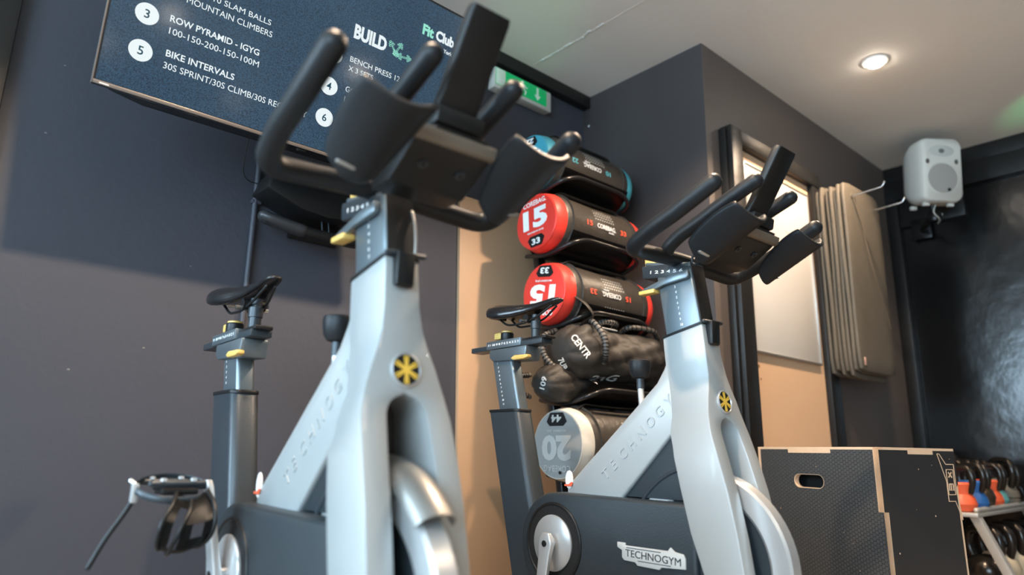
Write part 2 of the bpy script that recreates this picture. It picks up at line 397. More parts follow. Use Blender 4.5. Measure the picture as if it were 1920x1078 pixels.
# ------------------------------------------------------------------ spin bikes
def frame_fork():
    # zb, zf, xb, xf, half width at the back, half width at the front, slot half width
    R = [(.873, .898, .370, .490, .033, .033, 0), (.845, .865, .372, .494, .0335, .0335, 0), (.803, .812, .376, .500, .034, .035, 0), (.765, .770, .382, .507, .034, .040, 0),
         (.735, .740, .386, .512, .034, .049, 0), (.705, .710, .389, .517, .0345, .061, 0), (.68, .682, .391, .521, .036, .070, 0), (.667, .667, .392, .524, .037, .0745, 0)]
    for z in (.6635, .660, .654, .646, .637, .628):
        yi = math.sqrt(max(0, .036**2-(z-.628)**2)); t = (.667-z)
        R.append((z, z, .392+t*.1, .524+t*.26, .0385+t*.35, .0745+t*.22, yi))
    R += [(.60, .60, .410, .543, .064, .0845, .038), (.571, .571, .425, .552, .080, .086, .040), (.50, .50, .444, .572, .085, .087, .042), (.404, .404, .469, .592, .087, .088, .043),
          (.32, .32, .50, .604, .088, .088, .043), (.20, .20, .54, .622, .088, .088, .043), (.07, .07, .585, .645, .088, .088, .043)]
    bm = bmesh.new()
    for s in (1, -1):
        rows = []
        for zb, zf, xb, xf, yb, yo, yi in R:
            rows.append([bm.verts.new((xb, s*min(yi, yb-.001), zb)), bm.verts.new((xb, s*yb, zb)), bm.verts.new((xf, s*yo, zf)), bm.verts.new((xf, s*yi, zf))])
        for i in range(len(rows)-1):
            A, B = rows[i], rows[i+1]
            for a, b in ((0, 1), (1, 2), (2, 3)): bm.faces.new((A[a], A[b], B[b], B[a]))
            if R[i+1][6] > 0: bm.faces.new((A[3], A[0], B[0], B[3]))
        bm.faces.new(rows[0]); bm.faces.new(rows[-1][::-1])
    bmesh.ops.remove_doubles(bm, verts=bm.verts, dist=1e-5)
    return finish(bm, 30, 0.0045, 2, 36)
def tube_between(poly, hy, bevel=.01):
    return prism(poly, -hy, hy, bevel, 3)
def saddle_mesh():
    secs = []
    L = [(-.350, .030, 1.058, 1.035), (-.343, .058, 1.064, 1.022), (-.325, .072, 1.067, 1.010), (-.295, .077, 1.064, 1.003), (-.26, .070, 1.058, .999), (-.22, .052, 1.053, 1.000),
         (-.18, .036, 1.050, 1.008), (-.14, .027, 1.049, 1.018), (-.10, .022, 1.052, 1.026), (-.065, .020, 1.055, 1.033), (-.045, .016, 1.053, 1.038), (-.036, .008, 1.048, 1.042)]
    n = 20
    for x, wd, zt, zb in L:
        s = []
        for j in range(n):
            a = 2*PI*j/n; cx, sz = math.cos(a), math.sin(a)
            y = wd*math.copysign(abs(cx)**0.7, cx); z = (zt+zb)/2+(zt-zb)/2*math.copysign(abs(sz)**0.8, sz)
            if sz < 0: z += (1-abs(cx))*min(0.018, (zt-zb)*.45)      # hollow underside
            z -= (abs(y)/.077)**2*.012
            s.append((x, y, z))
        secs.append(s)
    return loft(secs, smooth=60)
def wing_mesh(s):
    P = [Vector((.565, -.092, .992)), Vector((.556, -.192, 1.004)), Vector((.708, -.206, 1.070)), Vector((.708, -.064, 1.073))]
    n = 12; bm = bmesh.new(); G = {}
    for lay in (0, 1):
        for i in range(n+1):
            for j in range(n+1):
                a, b = 2*i/n-1, 2*j/n-1
                e = 0.42                                            # round the corners
                a2 = a*math.sqrt(1-e*b*b/2*abs(a)**3); b2 = b*math.sqrt(1-e*a*a/2*abs(b)**3)
                u, v = (a2+1)/2, (b2+1)/2
                p = (P[0]*(1-v)+P[1]*v)*(1-u)+(P[3]*(1-v)+P[2]*v)*u
                sag = -.029*(1-b2*b2)+.014*max(0, b2)**2+.010*max(0, -b2)**3
                p = p+Vector((.25, 0, -1)).normalized()*(-sag)
                nrm = Vector((-.42, b2*.42, .9)).normalized()
                p = p+nrm*(.0115 if lay else 0)
                G[lay, i, j] = bm.verts.new((p.x, p.y*s*-1 if s > 0 else p.y, p.z))
    for lay in (0, 1):
        for i in range(n):
            for j in range(n): bm.faces.new((G[lay, i, j], G[lay, i+1, j], G[lay, i+1, j+1], G[lay, i, j+1]))
    for i in range(n):
        for (a, b) in (((i, 0), (i+1, 0)), ((i, n), (i+1, n)), ((0, i), (0, i+1)), ((n, i), (n, i+1))):
            bm.faces.new((G[0, a[0], a[1]], G[0, b[0], b[1]], G[1, b[0], b[1]], G[1, a[0], a[1]]))
    return finish(bm, 55, .003, 2, 50)
SH = {}
def shared(key, fn):
    if key not in SH: SH[key] = fn()
    return SH[key]
def text_side(s, w, h, org, ux, uy, m, parent, name='lettering', bold=0.0, depth=.001, shear=0):
    me = text_fit(s, w, h, bold, depth, shear); me.transform(frame_m(org, ux, uy))
    return obj(name, me, m, parent)

def make_bike(label, loc, rz, bar, seat, up, guard):
    T = thing('exercise_bike', label, 'exercise bike', loc, rz, 'indoor exercise bikes')
    fr = obj('frame', shared('fork', frame_fork), silver, T)
    # diagonal beam
    dg = obj('diagonal_beam', shared('diag', lambda: prism([(.380, .812), (.368, .790), (.345, .757), (.018, .486), (.02, .455), (.212, .455), (.382, .622), (.43, .66), (.44, .80)], -.0335, .0335, .007, 3)), silver, T)
    d = Vector((.253, 0, .218)).normalized()
    if 'tg' not in SH:
        SH['tg'] = []
        word = 'TECHNOGYM'
        for k, ch in enumerate(word):
            p = Vector((.168, -.0325, .508))+Vector((.246, 0, .211))*(k/8.0)
            me = text_fit(ch, None, .027, .004, .0030, 0); me.transform(frame_m(p, (.76, 0, .65), (-.65, 0, .76)))
            SH['tg'].append(me)
        import itertools
    bm = bmesh.new()
    for me in SH['tg']: bm.from_mesh(me)
    me = shared('tgm', lambda: finish(bm.copy(), 0)); bm.free()
    obj('embossed_lettering', me, silver, dg)
    # white tag at the foot of the beam
    tg = obj('tag', shared('tag', lambda: lathe([(.004, 0), (.020, 0), (.020, .002), (.004, .002)], 'y', 24, (.028, -.034, .505), (.75, 1.25))), clearp, T)
    tg['label'] = 'white oval tag with a red edge'
    obj('tag_edge', shared('tagr', lambda: prism([(.013, .487), (.040, .487), (.046, .497), (.040, .499), (.028, .492), (.012, .492)], -.0375, -.0358)), redtag, tg)
    # badge
    bd = obj('badge', shared('badge', lambda: lathe([(.028, 0), (.028, .004), (.0255, .0055), (.0245, .003), (.001, .003)], 'z', 40)), silverlite, T)
    M = frame_m((.5185, 0, .704), (0, 1, 0), (-.13, 0, 1)); bd.matrix_local = M
    obj('badge_disc', shared('bdisc', lambda: lathe([(.0245, .0031), (.0245, .0036), (.001, .0036)], 'z', 32)), black, bd)
    def star():
        bm = bmesh.new()
        for k in range(6):
            a = PI/2+k*PI/3; me = flat2d([[(-.0022, 0), (.0022, 0), (.0042, .022), (.0012, .0235), (.0004, .012), (-.0004, .012), (-.0012, .0235), (-.0042, .022)]], .0012)
            me.transform(Matrix.Rotation(a-PI/2, 4, 'Z')); bm.from_mesh(me)
        me = flat2d([circ(.0065, 16)], .0014); bm.from_mesh(me)
        return finish(bm, 0)
    st = obj('badge_star', shared('star', star), yellowp, bd); st.location = (0, 0, .0037)
    # wheel
    wh = obj('flywheel', shared('wheel', lambda: lathe([(.163, -.017), (.170, -.022), (.209, -.022), (.214, -.016), (.214, .016), (.209, .022), (.170, .022), (.163, .017)], 'y', 72, (.46, 0, .33), ring=True)), silverlite, T)
    obj('wheel_disc', shared('wdisc', lambda: lathe([(.02, -.022), (.035, -.02), (.04, -.010), (.165, -.010), (.165, .010), (.04, .010), (.035, .02), (.02, .022)], 'y', 48, (.46, 0, .33))), coverm, wh)
    obj('slot_panel', shared('slotp', lambda: prism([(.425, .30), (.425, .668), (.432, .668), (.432, .30)], -.040, .040)), mat('dark_brown_plastic', (.060, .050, .043), .55), fr)
    # axle between the legs
    obj('wheel_axle', shared('axle', lambda: tube([(.46, -.05, .33), (.46, .05, .33)], .014, 14, 'flat')), steel, wh)
    for s in (-1, 1):
        obj('axle_plate', shared('axp%d' % s, lambda: prism([(.44, .31), (.44, .35), (.52, .36), (.52, .29)], s*.045 if s < 0 else .045, s*.055 if s < 0 else .055, .002)), gun, T)
    # drive cover
    def cover():
        out = [(.470, .466), (.0, .470)]
        for k in range(1, 14):
            a = PI/2+PI*k/14; out.append((.0+.138*math.cos(a), .332+.138*math.sin(a)))
        out += [(.0, .194), (.36, .21), (.45, .25), (.47, .30)]
        return prism(out, -.068, .068, .011, 3)
    cv = obj('drive_cover', shared('cover', cover), coverm, T)
    obj('cover_rim', shared('crim', lambda: tube([(.104*math.cos(a), -.068, .335+.104*math.sin(a)) for a in [2*PI*k/48 for k in range(48)]], .0045, 8, closed=True)), black, cv)
    rg = obj('chainring_disc', shared('cdisc', lambda: lathe([(.001, -.0765), (.070, -.0765), (.0745, -.0735), (.0745, -.066)], 'y', 56, (0, 0, .335))), silverlite, T)
    obj('recess_ring', shared('crec', lambda: lathe([(.001, -.0688), (.101, -.0695), (.101, -.066)], 'y', 56, (0, 0, .335))), vent, cv)
    # triangular guard between beam, cover and fork
    tri = obj('belt_guard', shared('tri', lambda: prism([(.214, .470), (.372, .622), (.385, .627), (.393, .622), (.425, .572), (.455, .470)], -.024, .024, .003)), coverm, T)
    obj('guard_arch', shared('arch', lambda: tube([(.46+.222*math.cos(a), -.022, .33+.222*math.sin(a)) for a in [math.radians(98+k*4) for k in range(13)]], .006, 8, flat=(1, 1))), gun, tri)
    obj('screw', shared('scr', lambda: lathe([(.0035, -.0262), (.0035, -.024)], 'y', 10, (.386, 0, .614))), steel, tri)
    # nameplate
    def plate():
        p = [(.236, .362), (.262, .362), (.262, .356), (.392, .357), (.400, .366), (.412, .357), (.436, .354), (.441, .345), (.441, .322), (.372, .318), (.366, .312), (.300, .313), (.292, .320), (.258, .321), (.251, .327), (.251, .344), (.236, .350)]
        return prism(p, -.0718, -.067, .0008)
    npl = obj('nameplate', shared('npl', plate), greyprint, cv)
    text_side('TECHNOGYM', .166, .017, (.263, -.0718, .331), (1, 0, -.02), (0, 0, 1), coverm, npl, 'nameplate_lettering', 0, .0008)
    obj('nameplate_rule', shared('nr1', lambda: box(.266, .372, -.0724, -.0716, .3508, .3525)), coverm, npl)
    obj('nameplate_rule', shared('nr2', lambda: box(.302, .40, -.0724, -.0716, .3235, .3250)), coverm, npl)
    # base
    obj('base_beam', shared('bb', lambda: prism([(-.20, .10), (-.20, .16), (-.02, .21), (.30, .20), (.62, .10), (.62, .06), (-.20, .06)], -.035, .035, .006)), gun, T)
    for x in (-.22, .62):
        f = obj('stabiliser_foot', shared('ft%.1f' % x, lambda: tube([(x, -.25, .045), (x, .25, .045)], .03, 14)), gun, T)
        for s in (-1, 1): obj('rubber_pad', shared('rp%.1f%d' % (x, s), lambda: box(x-.03, x+.03, s*.22-.025, s*.22+.025, 0, .02, .003)), black, f)
    # seat tube
    def lean(x, z, k): return x-(z-.21)*.253+k
    obj('seat_tube', shared('stube', lambda: loft([[(x-(z-.21)*.254, y, z) for x, y in rrect(-.226, -.073, -.034, .034, .022, 5)] for z in (.08, .708)], bevel=.002)), gun, T)
    obj('seat_tube_collar', shared('scol', lambda: loft([[(x-(z-.21)*.254, y, z) for x, y in rrect(-.229, -.070, -.036, .036, .024, 5)] for z in (.704, .713)], bevel=.0015)), black, T)
    dz, dx = seat
    sp = obj('seat_post', finish_post(dz), postm, T)
    for k in range(12):
        z = .862+dz-.0135*k
        if z < .722: break
        text_side(str(k+1), None, .0062, (-.280-(z-.708)*.254, -.0232, z), (1, 0, 0), (0, 0, 1), white, sp, 'scale_mark', .02, .0006)
    S = Matrix.Translation((dx*.3, 0, dz))
    def sh(me):
        me = me.copy(); me.transform(S); return me
    obj('seat_clamp', sh(shared('sclamp', lambda: prism([(-.352, .912), (-.352, .886), (-.335, .873), (-.17, .866), (-.165, .90), (-.165, .912)], -.033, .033, .004))), postm, T)
    lv = obj('seat_lever', sh(shared('slev', lambda: prism([(-.225, .873), (-.205, .881), (-.142, .879), (-.140, .870), (-.16, .866), (-.21, .866)], -.048, -.030, .003))), yellow, T); lv['label'] = 'yellow adjusting lever'
    S = Matrix.Translation((dx, 0, dz))
    rl = obj('seat_rail', sh(shared('srail', lambda: box(-.463, -.100, -.026, .026, .912, .930, .003))), gun, T)
    obj('rail_carriage', sh(shared('srail2', lambda: box(-.372, -.195, -.031, .031, .914, .942, .003))), postm, rl)
    obj('rail_tip', sh(shared('srail3', lambda: box(-.20, -.085, -.022, .022, .928, .938, .003))), black, rl)
    lab = '11 10 9 8 7 6 5 4 3 2 1'
    text_side(lab, .155, .0075, (-.360+dx, -.0312, .925+dz), (1, 0, 0), (0, 0, 1), white, rl, 'scale_marks', .015, .0006)
    kb = obj('seat_knob', sh(shared('sknob', lambda: lathe([(.020, .940), (.022, .945), (.022, .967), (.019, .970)], 'z', 24, (-.298, 0, 0)))), black, T)
    obj('knob_cap', sh(shared('scap', lambda: lathe([(.019, .9695), (.019, .974), (.015, .976)], 'z', 24, (-.298, 0, 0)))), yellow, kb)
    obj('knob_tab', sh(shared('stab', lambda: box(-.352, -.316, -.014, .014, .950, .972, .004))), yellow, kb)
    # saddle pillar, clamp and rails
    pl = obj('saddle_pillar', sh(shared('spil', lambda: lathe([(.015, .935), (.015, .965), (.0175, .966), (.0175, .99), (.014, .992), (.014, 1.012)], 'z', 20, (-.155, 0, 0)))), gun, T)
    obj('saddle_clamp', sh(shared('sclp', lambda: tube([(-.175, -.028, 1.0), (-.175, .028, 1.0)], .014, 12, 'flat'))), black, pl)
    obj('clamp_bolt', sh(shared('sblt', lambda: tube([(-.185, -.040, .992), (-.185, .040, .992)], .006, 8, 'flat'))), steel, pl)
    sd = obj('saddle', sh(shared('saddle', saddle_mesh)), blackgloss, T)
    for s in (-1, 1):
        obj('saddle_rail', sh(shared('srl%d' % s, lambda: tube(fillet([(-.31, s*.030, 1.018), (-.27, s*.026, .988), (-.20, s*.022, .985), (-.13, s*.018, 1.0), (-.07, s*.010, 1.03)], .02), .0035, 8))), black, sd)
    obj('saddle_bumper', sh(shared('sbmp', lambda: box(-.356, -.342, -.035, .035, 1.020, 1.040, .004))), silverlite if bar[0] < .001 else blackgloss, sd)
    # brake knob
    br = obj('brake_knob', shared('brk', lambda: lathe([(.008, .776), (.020, .779), (.027, .790), (.0295, .806), (.0305, .819), (.029, .825), (.024, .827)], 'z', 28, (.266, 0, 0))), foam, T)
    obj('brake_stem', shared('brs', lambda: tube([(.27, 0, .70), (.2665, 0, .752)], .0085, 12, 'flat')), silverlite, br)
    obj('brake_stem_sleeve', shared('brs2', lambda: tube([(.2665, 0, .750), (.266, 0, .780)], .0105, 12, 'flat')), gun, br)
    # head collar, latch, handlebar post
    bx, bz = bar
    obj('head_collar', shared('hcol', lambda: loft([[(x, y, z+(x-.37)*.21) for x, y in rrect(.367, .493, -.0355, .0355, .008, 3)] for z in (.870, .8765)], bevel=.001)), black, T)
    lt = obj('head_latch', shared('hlat', lambda: prism([(.490, .903), (.512, .904), (.510, .846), (.504, .842), (.496, .846)], -.020, .014, .003)), black, T)
    obj('latch_bar', shared('hlb', lambda: tube([(.497, -.034, .901), (.500, .036, .903)], .005, 8)), gun, lt)
    top = 1.005+bz
    hp = obj('handlebar_post', loft([[(x-(z-.88)*.145, y, z+(x-.38)*.18) for x, y in rrect(.377, .484, -.029, .029, .006, 3)] for z in (.80, top)], bevel=.001), postm, T)
    for k in range(10):
        z = .99+bz-.0145*k
        if z < .895: break
        text_side(str(k+1), None, .0070, (.428-(z-.88)*.145, -.0296, z), (1, 0, 0), (0, 0, 1), white, hp, 'scale_mark', .02, .0006)
    obj('post_rack', loft([[(x-(z-.88)*.145, y, z+(x-.38)*.18) for x, y in rrect(.4835, .4865, -.0265, .0265, .001, 2)] for z in (.87, top)]), black, hp)
    B = Matrix.Translation((bx, 0, bz))
    def bh(me):
        me = me.copy(); me.transform(B); return me
    hr = obj('handlebar_rail', bh(shared('hrail', lambda: prism([(.300, 1.040), (.303, 1.004), (.452, .984), (.457, 1.012), (.40, 1.030)], -.030, .030, .004))), gun, T)
    obj('rail_top', bh(shared('hrail2', lambda: prism([(.305, 1.042), (.310, 1.050), (.46, 1.022), (.457, 1.010)], -.024, .024, .003))), postm, hr)
    text_side('1 2 3 4 5 6', .105, .0085, (.330+bx, -.0306, 1.013+bz), (1, 0, -.13), (0, 0, 1), white, hr, 'scale_marks', .015, .0006)
    hl = obj('post_lever', bh(shared('hlev', lambda: prism([(.305, .970), (.322, .975), (.40, .995), (.455, 1.001), (.458, .985), (.452, .978), (.38, .972), (.33, .960), (.308, .960)], -.042, -.0305, .003))), postm, T)
    obj('lever_tip', bh(shared('hlt', lambda: box(.300, .352, -.046, -.020, .956, .967, .003))), yellow, hl)
    kn = obj('handlebar_knob', bh(shared('hknob', lambda: lathe([(.018, 1.030), (.020, 1.036), (.020, 1.062), (.017, 1.065)], 'z', 20, (.355, 0, 0)))), gun, T)
    obj('knob_cap', bh(shared('hcap', lambda: lathe([(.018, 1.0645), (.018, 1.068), (.014, 1.07)], 'z', 20, (.355, 0, 0)))), yellow, kn)
    obj('knob_tab', bh(shared('htab', lambda: box(.298, .336, -.013, .013, 1.040, 1.068, .004))), yellow, kn)
    # handlebar
    def outer():
        P = [(.665, -.230, 1.122), (.553, -.234, 1.073), (.50, -.235, 1.055), (.424, -.226, 1.024), (.408, -.150, 1.034), (.412, 0, 1.040)]
        P = P+[(x, -y, z) for x, y, z in P[-2::-1]]
        return tube(fillet(P, .042, 7), .0198, 18)
    def inner(s):
        P = [(.412, s*.070, 1.042), (.428, s*.078, 1.058), (.465, s*.08, 1.080), (.53, s*.08, 1.103), (.59, s*.08, 1.129), (.681, s*.08, 1.162)]
        return tube(fillet(P, .03, 6), .0178, 16)
    hb = obj('handlebar', bh(shared('outer', outer)), foam, T)
    for s in (-1, 1):
        obj('forward_grip', bh(shared('inner%d' % s, lambda: inner(s))), foam, hb)
        wg = obj('forearm_pad', bh(shared('wing%d' % s, lambda: wing_mesh(s))), foam, T)
        obj('pad_hook', bh(shared('slot%d' % s, lambda: tube([(.676+.011*math.cos(a), s*.135+.012*math.sin(a), 1.0395+.0048*math.cos(a)-.001) for a in [PI*.60+PI*1.1*k/12 for k in range(13)]], .0028, 8))), steel, wg)
        obj('pad_slot', bh(shared('slo%d' % s, lambda: tube([(.588, s*.150, .9855), (.583, s*.172, .9925)], .0042, 8, flat=(.6, 1.4)))), alu, wg)
        obj('pad_screw', bh(shared('psc%d' % s, lambda: tube([(.700, s*.150, 1.050), (.704, s*.150, 1.048)], .0045, 8, 'flat'))), silverlite, wg)
    cs = obj('console_block', bh(shared('cons', lambda: prism([(.500, 1.018), (.612, 1.060), (.634, 1.054), (.630, 1.044), (.558, .999), (.500, .998)], -.074, .074, .005))), black, T)
    obj('console_front_plate', bh(shared('cons2', lambda: prism([(.600, 1.054), (.616, 1.074), (.648, 1.066), (.642, 1.048), (.634, 1.046)], -.078, .078, .003))), mat('warm_lit_plate', (.20, .165, .13), .5, metal=.3), cs)  # warm light on the dark front edge is put into the brown tone
    obj('console_slot', bh(shared('cons3', lambda: prism([(.622, 1.0745), (.626, 1.0785), (.648, 1.0715), (.646, 1.066)], -.045, .055, .001))), black, cs)
    for s in (-1, 1):
        sc0 = obj('console_screw', bh(shared('csc%d' % s, lambda: tube([(.594, s*.036, 1.032), (.600, s*.036, 1.0215)], .0085, 14, 'flat'))), gun, cs)
        obj('screw_socket', bh(shared('css%d' % s, lambda: tube([(.5985, s*.036, 1.0245), (.6006, s*.036, 1.0205)], .0042, 8, 'flat'))), black, sc0)
    bk = obj('holder_bracket', bh(shared('brk2', lambda: prism([(.590, 1.070), (.595, 1.105), (.655, 1.105), (.650, 1.078)], -.046, .046, .004))), black, T)
    def tablet():
        secs = []
        for x, z, hw, th in ((.618, 1.085, .040, .016), (.634, 1.105, .040, .018), (.655, 1.135, .038, .020), (.700, 1.205, .038, .022), (.722, 1.240, .038, .022), (.727, 1.248, .036, .018)):
            a = Vector((-.85, 0, .52)); c = Vector((x, 0, z))
            secs.append([tuple(c+Vector((0, y, 0))+a*t) for y, t in rrect(-hw, hw, 0, th, .006, 3)])
        return loft(secs, bevel=0, smooth=45)
    obj('screen_holder', bh(shared('tab', tablet)), black, T)
    obj('hook_ring', bh(shared('hring', lambda: tube([(.478+.0105*math.cos(a), -.036, 1.022+.0125*math.sin(a)) for a in [PI*.55+PI*1.55*k/14 for k in range(15)]], .0032, 8))), gun, T)
    if bx < .001:
        obj('post_cable', tube(catmull([(.490, .024, .893), (.488, .026, .93), (.482, .026, .965), (.474, .024, .99)]), .0028, 8), alu, T)
    # cranks and pedals
    for s in (-1, 1):
        u = up if s < 0 else -up
        def arm():
            secs = []
            for t, wd, th in ((-.027, .012, .012), (-.014, .022, .018), (0, .0255, .018), (.03, .021, .016), (.14, .0155, .013), (.168, .0155, .013), (.180, .009, .011)):
                yy = s*(.094+.030*max(0, t)/.17); secs.append([(a, yy+b, .335+u*t) for a, b in rrect(-wd, wd, -th/2, th/2, min(wd, th/2)*.5, 3)])
            return loft(secs, bevel=0, smooth=50)
        ca = obj('crank_arm', arm(), silverlite, T)
        obj('crank_bolt', lathe([(.0085, s*.1055), (.0085, s*.100), (.004, s*.1045)], 'y', 16, (0, 0, .335)), black, ca)
        obj('crank_axle', tube([(0, s*.05, .335), (0, s*.09, .335)], .016, 16, 'flat'), steel, ca)
        pz = .335+u*.17; a = s
        pd = obj('pedal', box(-.030, .030, min(a*.150, a*.215), max(a*.150, a*.215), pz-.016, pz-.004, .003), black, T)
        obj('pedal_spindle', tube([(0, a*.118, pz), (0, a*.225, pz)], .008, 12, 'flat'), gun, pd)
        for x in (-.042, .042):
            obj('pedal_cage', tube([(x, a*.146, pz+.006), (x, a*.238, pz+.006)], .006, 8), gun, pd)
            for yy in (.165, .218): obj('reflector_stud', lathe([(.006, 0), (.006, .005), (.003, .006)], 'z', 10, (x, a*yy, pz+.010)), silverlite, pd)
        # toe clip hanging below
        rows = [(.040, .192, .136, -.010), (.072, .206, .132, -.030), (.088, .222, .132, -.055), (.086, .226, .134, -.080), (.066, .222, .140, -.100), (.040, .212, .146, -.110), (.014, .206, .148, -.106)]
        def clip():
            bm = bmesh.new(); R = []
            for i_, (x, yl, yr, z) in enumerate(rows):
                cut = (0, .3, .55, .6, .45, 0, 0)[i_]; ym = yr+(yl-yr)*.45
                R.append([bm.verts.new((x+.012*math.sin(q*PI)*0, a*(yr+(yl-yr)*q), pz+z-.010*math.sin(q*PI))) for q in (0, .2, .42, .62, .8, 1)])
            for i_ in range(len(R)-1):
                for j_ in range(5):
                    if j_ == 3 and 0 < i_ < 4: continue
                    if j_ == 1 and 1 < i_ < 3: continue
                    bm.faces.new((R[i_][j_], R[i_][j_+1], R[i_+1][j_+1], R[i_+1][j_]))
            bmesh.ops.solidify(bm, geom=list(bm.faces), thickness=.004)
            return finish(bm, 50, .001, 1)
        obj('toe_clip', clip(), black, pd)
        for q in (0, .5, 1):
            obj('toe_clip_rib', tube(catmull([(x, a*(yr+(yl-yr)*(q if q != .5 else .5+.25*(-z)/.11)), pz+z-.010*math.sin(q*PI)) for x, yl, yr, z in rows]), .0042, 8), black, pd)
        # strap ring, buckle and hanging tail
        ring = [(.052*math.cos(t), a*(.190+.066*math.sin(t)), pz-.004+.018*math.sin(t)*0-.020*math.cos(t)) for t in [2*PI*k/28 for k in range(28)]]
        stp = obj('toe_strap', tube(ring, .0040, 8, closed=True, flat=(1.7, .5)), gun, pd)
        b_ = obj('strap_buckle', box(-.008, .008, min(a*.250, a*.262), max(a*.250, a*.262), pz-.030, pz+.006, .003), silverlite, stp) if u > 0 and s < 0 else None
        if u > 0 and s < 0:
            obj('buckle_prong', tube([(0, a*.252, pz), (-.012, a*.262, pz+.010)], .004, 6), silverlite, stp)
            obj('strap_tail', tube(catmull([(0, a*.254, pz-.020), (-.004, a*.268, pz-.050), (-.008, a*.290, pz-.090), (-.010, a*.312, pz-.140)]), .0030, 8, flat=(1.5, .6)), black, stp)
    if guard:
        def gmesh():
            secs = []
            for k in range(15):
                a = math.radians(84-3.0*k); r = .214; c = Vector((.46, 0, .33)); rad = Vector((math.cos(a), 0, math.sin(a)))
                hw = .034 if k > 1 else .027; out = []
                for j in range(13):
                    t = PI*j/12; out.append(tuple(c+rad*(r+.030*math.sin(t)**.8)+Vector((0, hw*math.cos(t), 0))))
                for j in range(13):
                    t = PI-PI*j/12; out.append(tuple(c+rad*(r+.026*math.sin(t)**.8-.001)+Vector((0, (hw-.003)*math.cos(t), 0))))
                secs.append(out)
            return loft(secs, smooth=50)
        g = obj('wheel_fender', gmesh(), mat('satin_grey_metal', (.30, .29, .27), .38, metal=.7), T); g['label'] = 'rounded silver fender over the flywheel'
    return T
def finish_post(dz):
    return loft([[(x-(z-.708)*.254, y, z) for x, y in rrect(-.308, -.205, -.022, .022, .010, 4)] for z in (.66, .905+dz)], bevel=.001)
make_bike('silver indoor bike nearest the camera, with a rounded fender and raised pedal', (.6158, 1.452, 0), math.radians(-91.6), (0, 0), (-.078, -.040), 1, True)
make_bike('silver indoor bike on the right, in front of the weight bag rack', (1.4984, 1.4205, 0), math.radians(-91.3), (.005, .0385), (0, 0), -1, False)

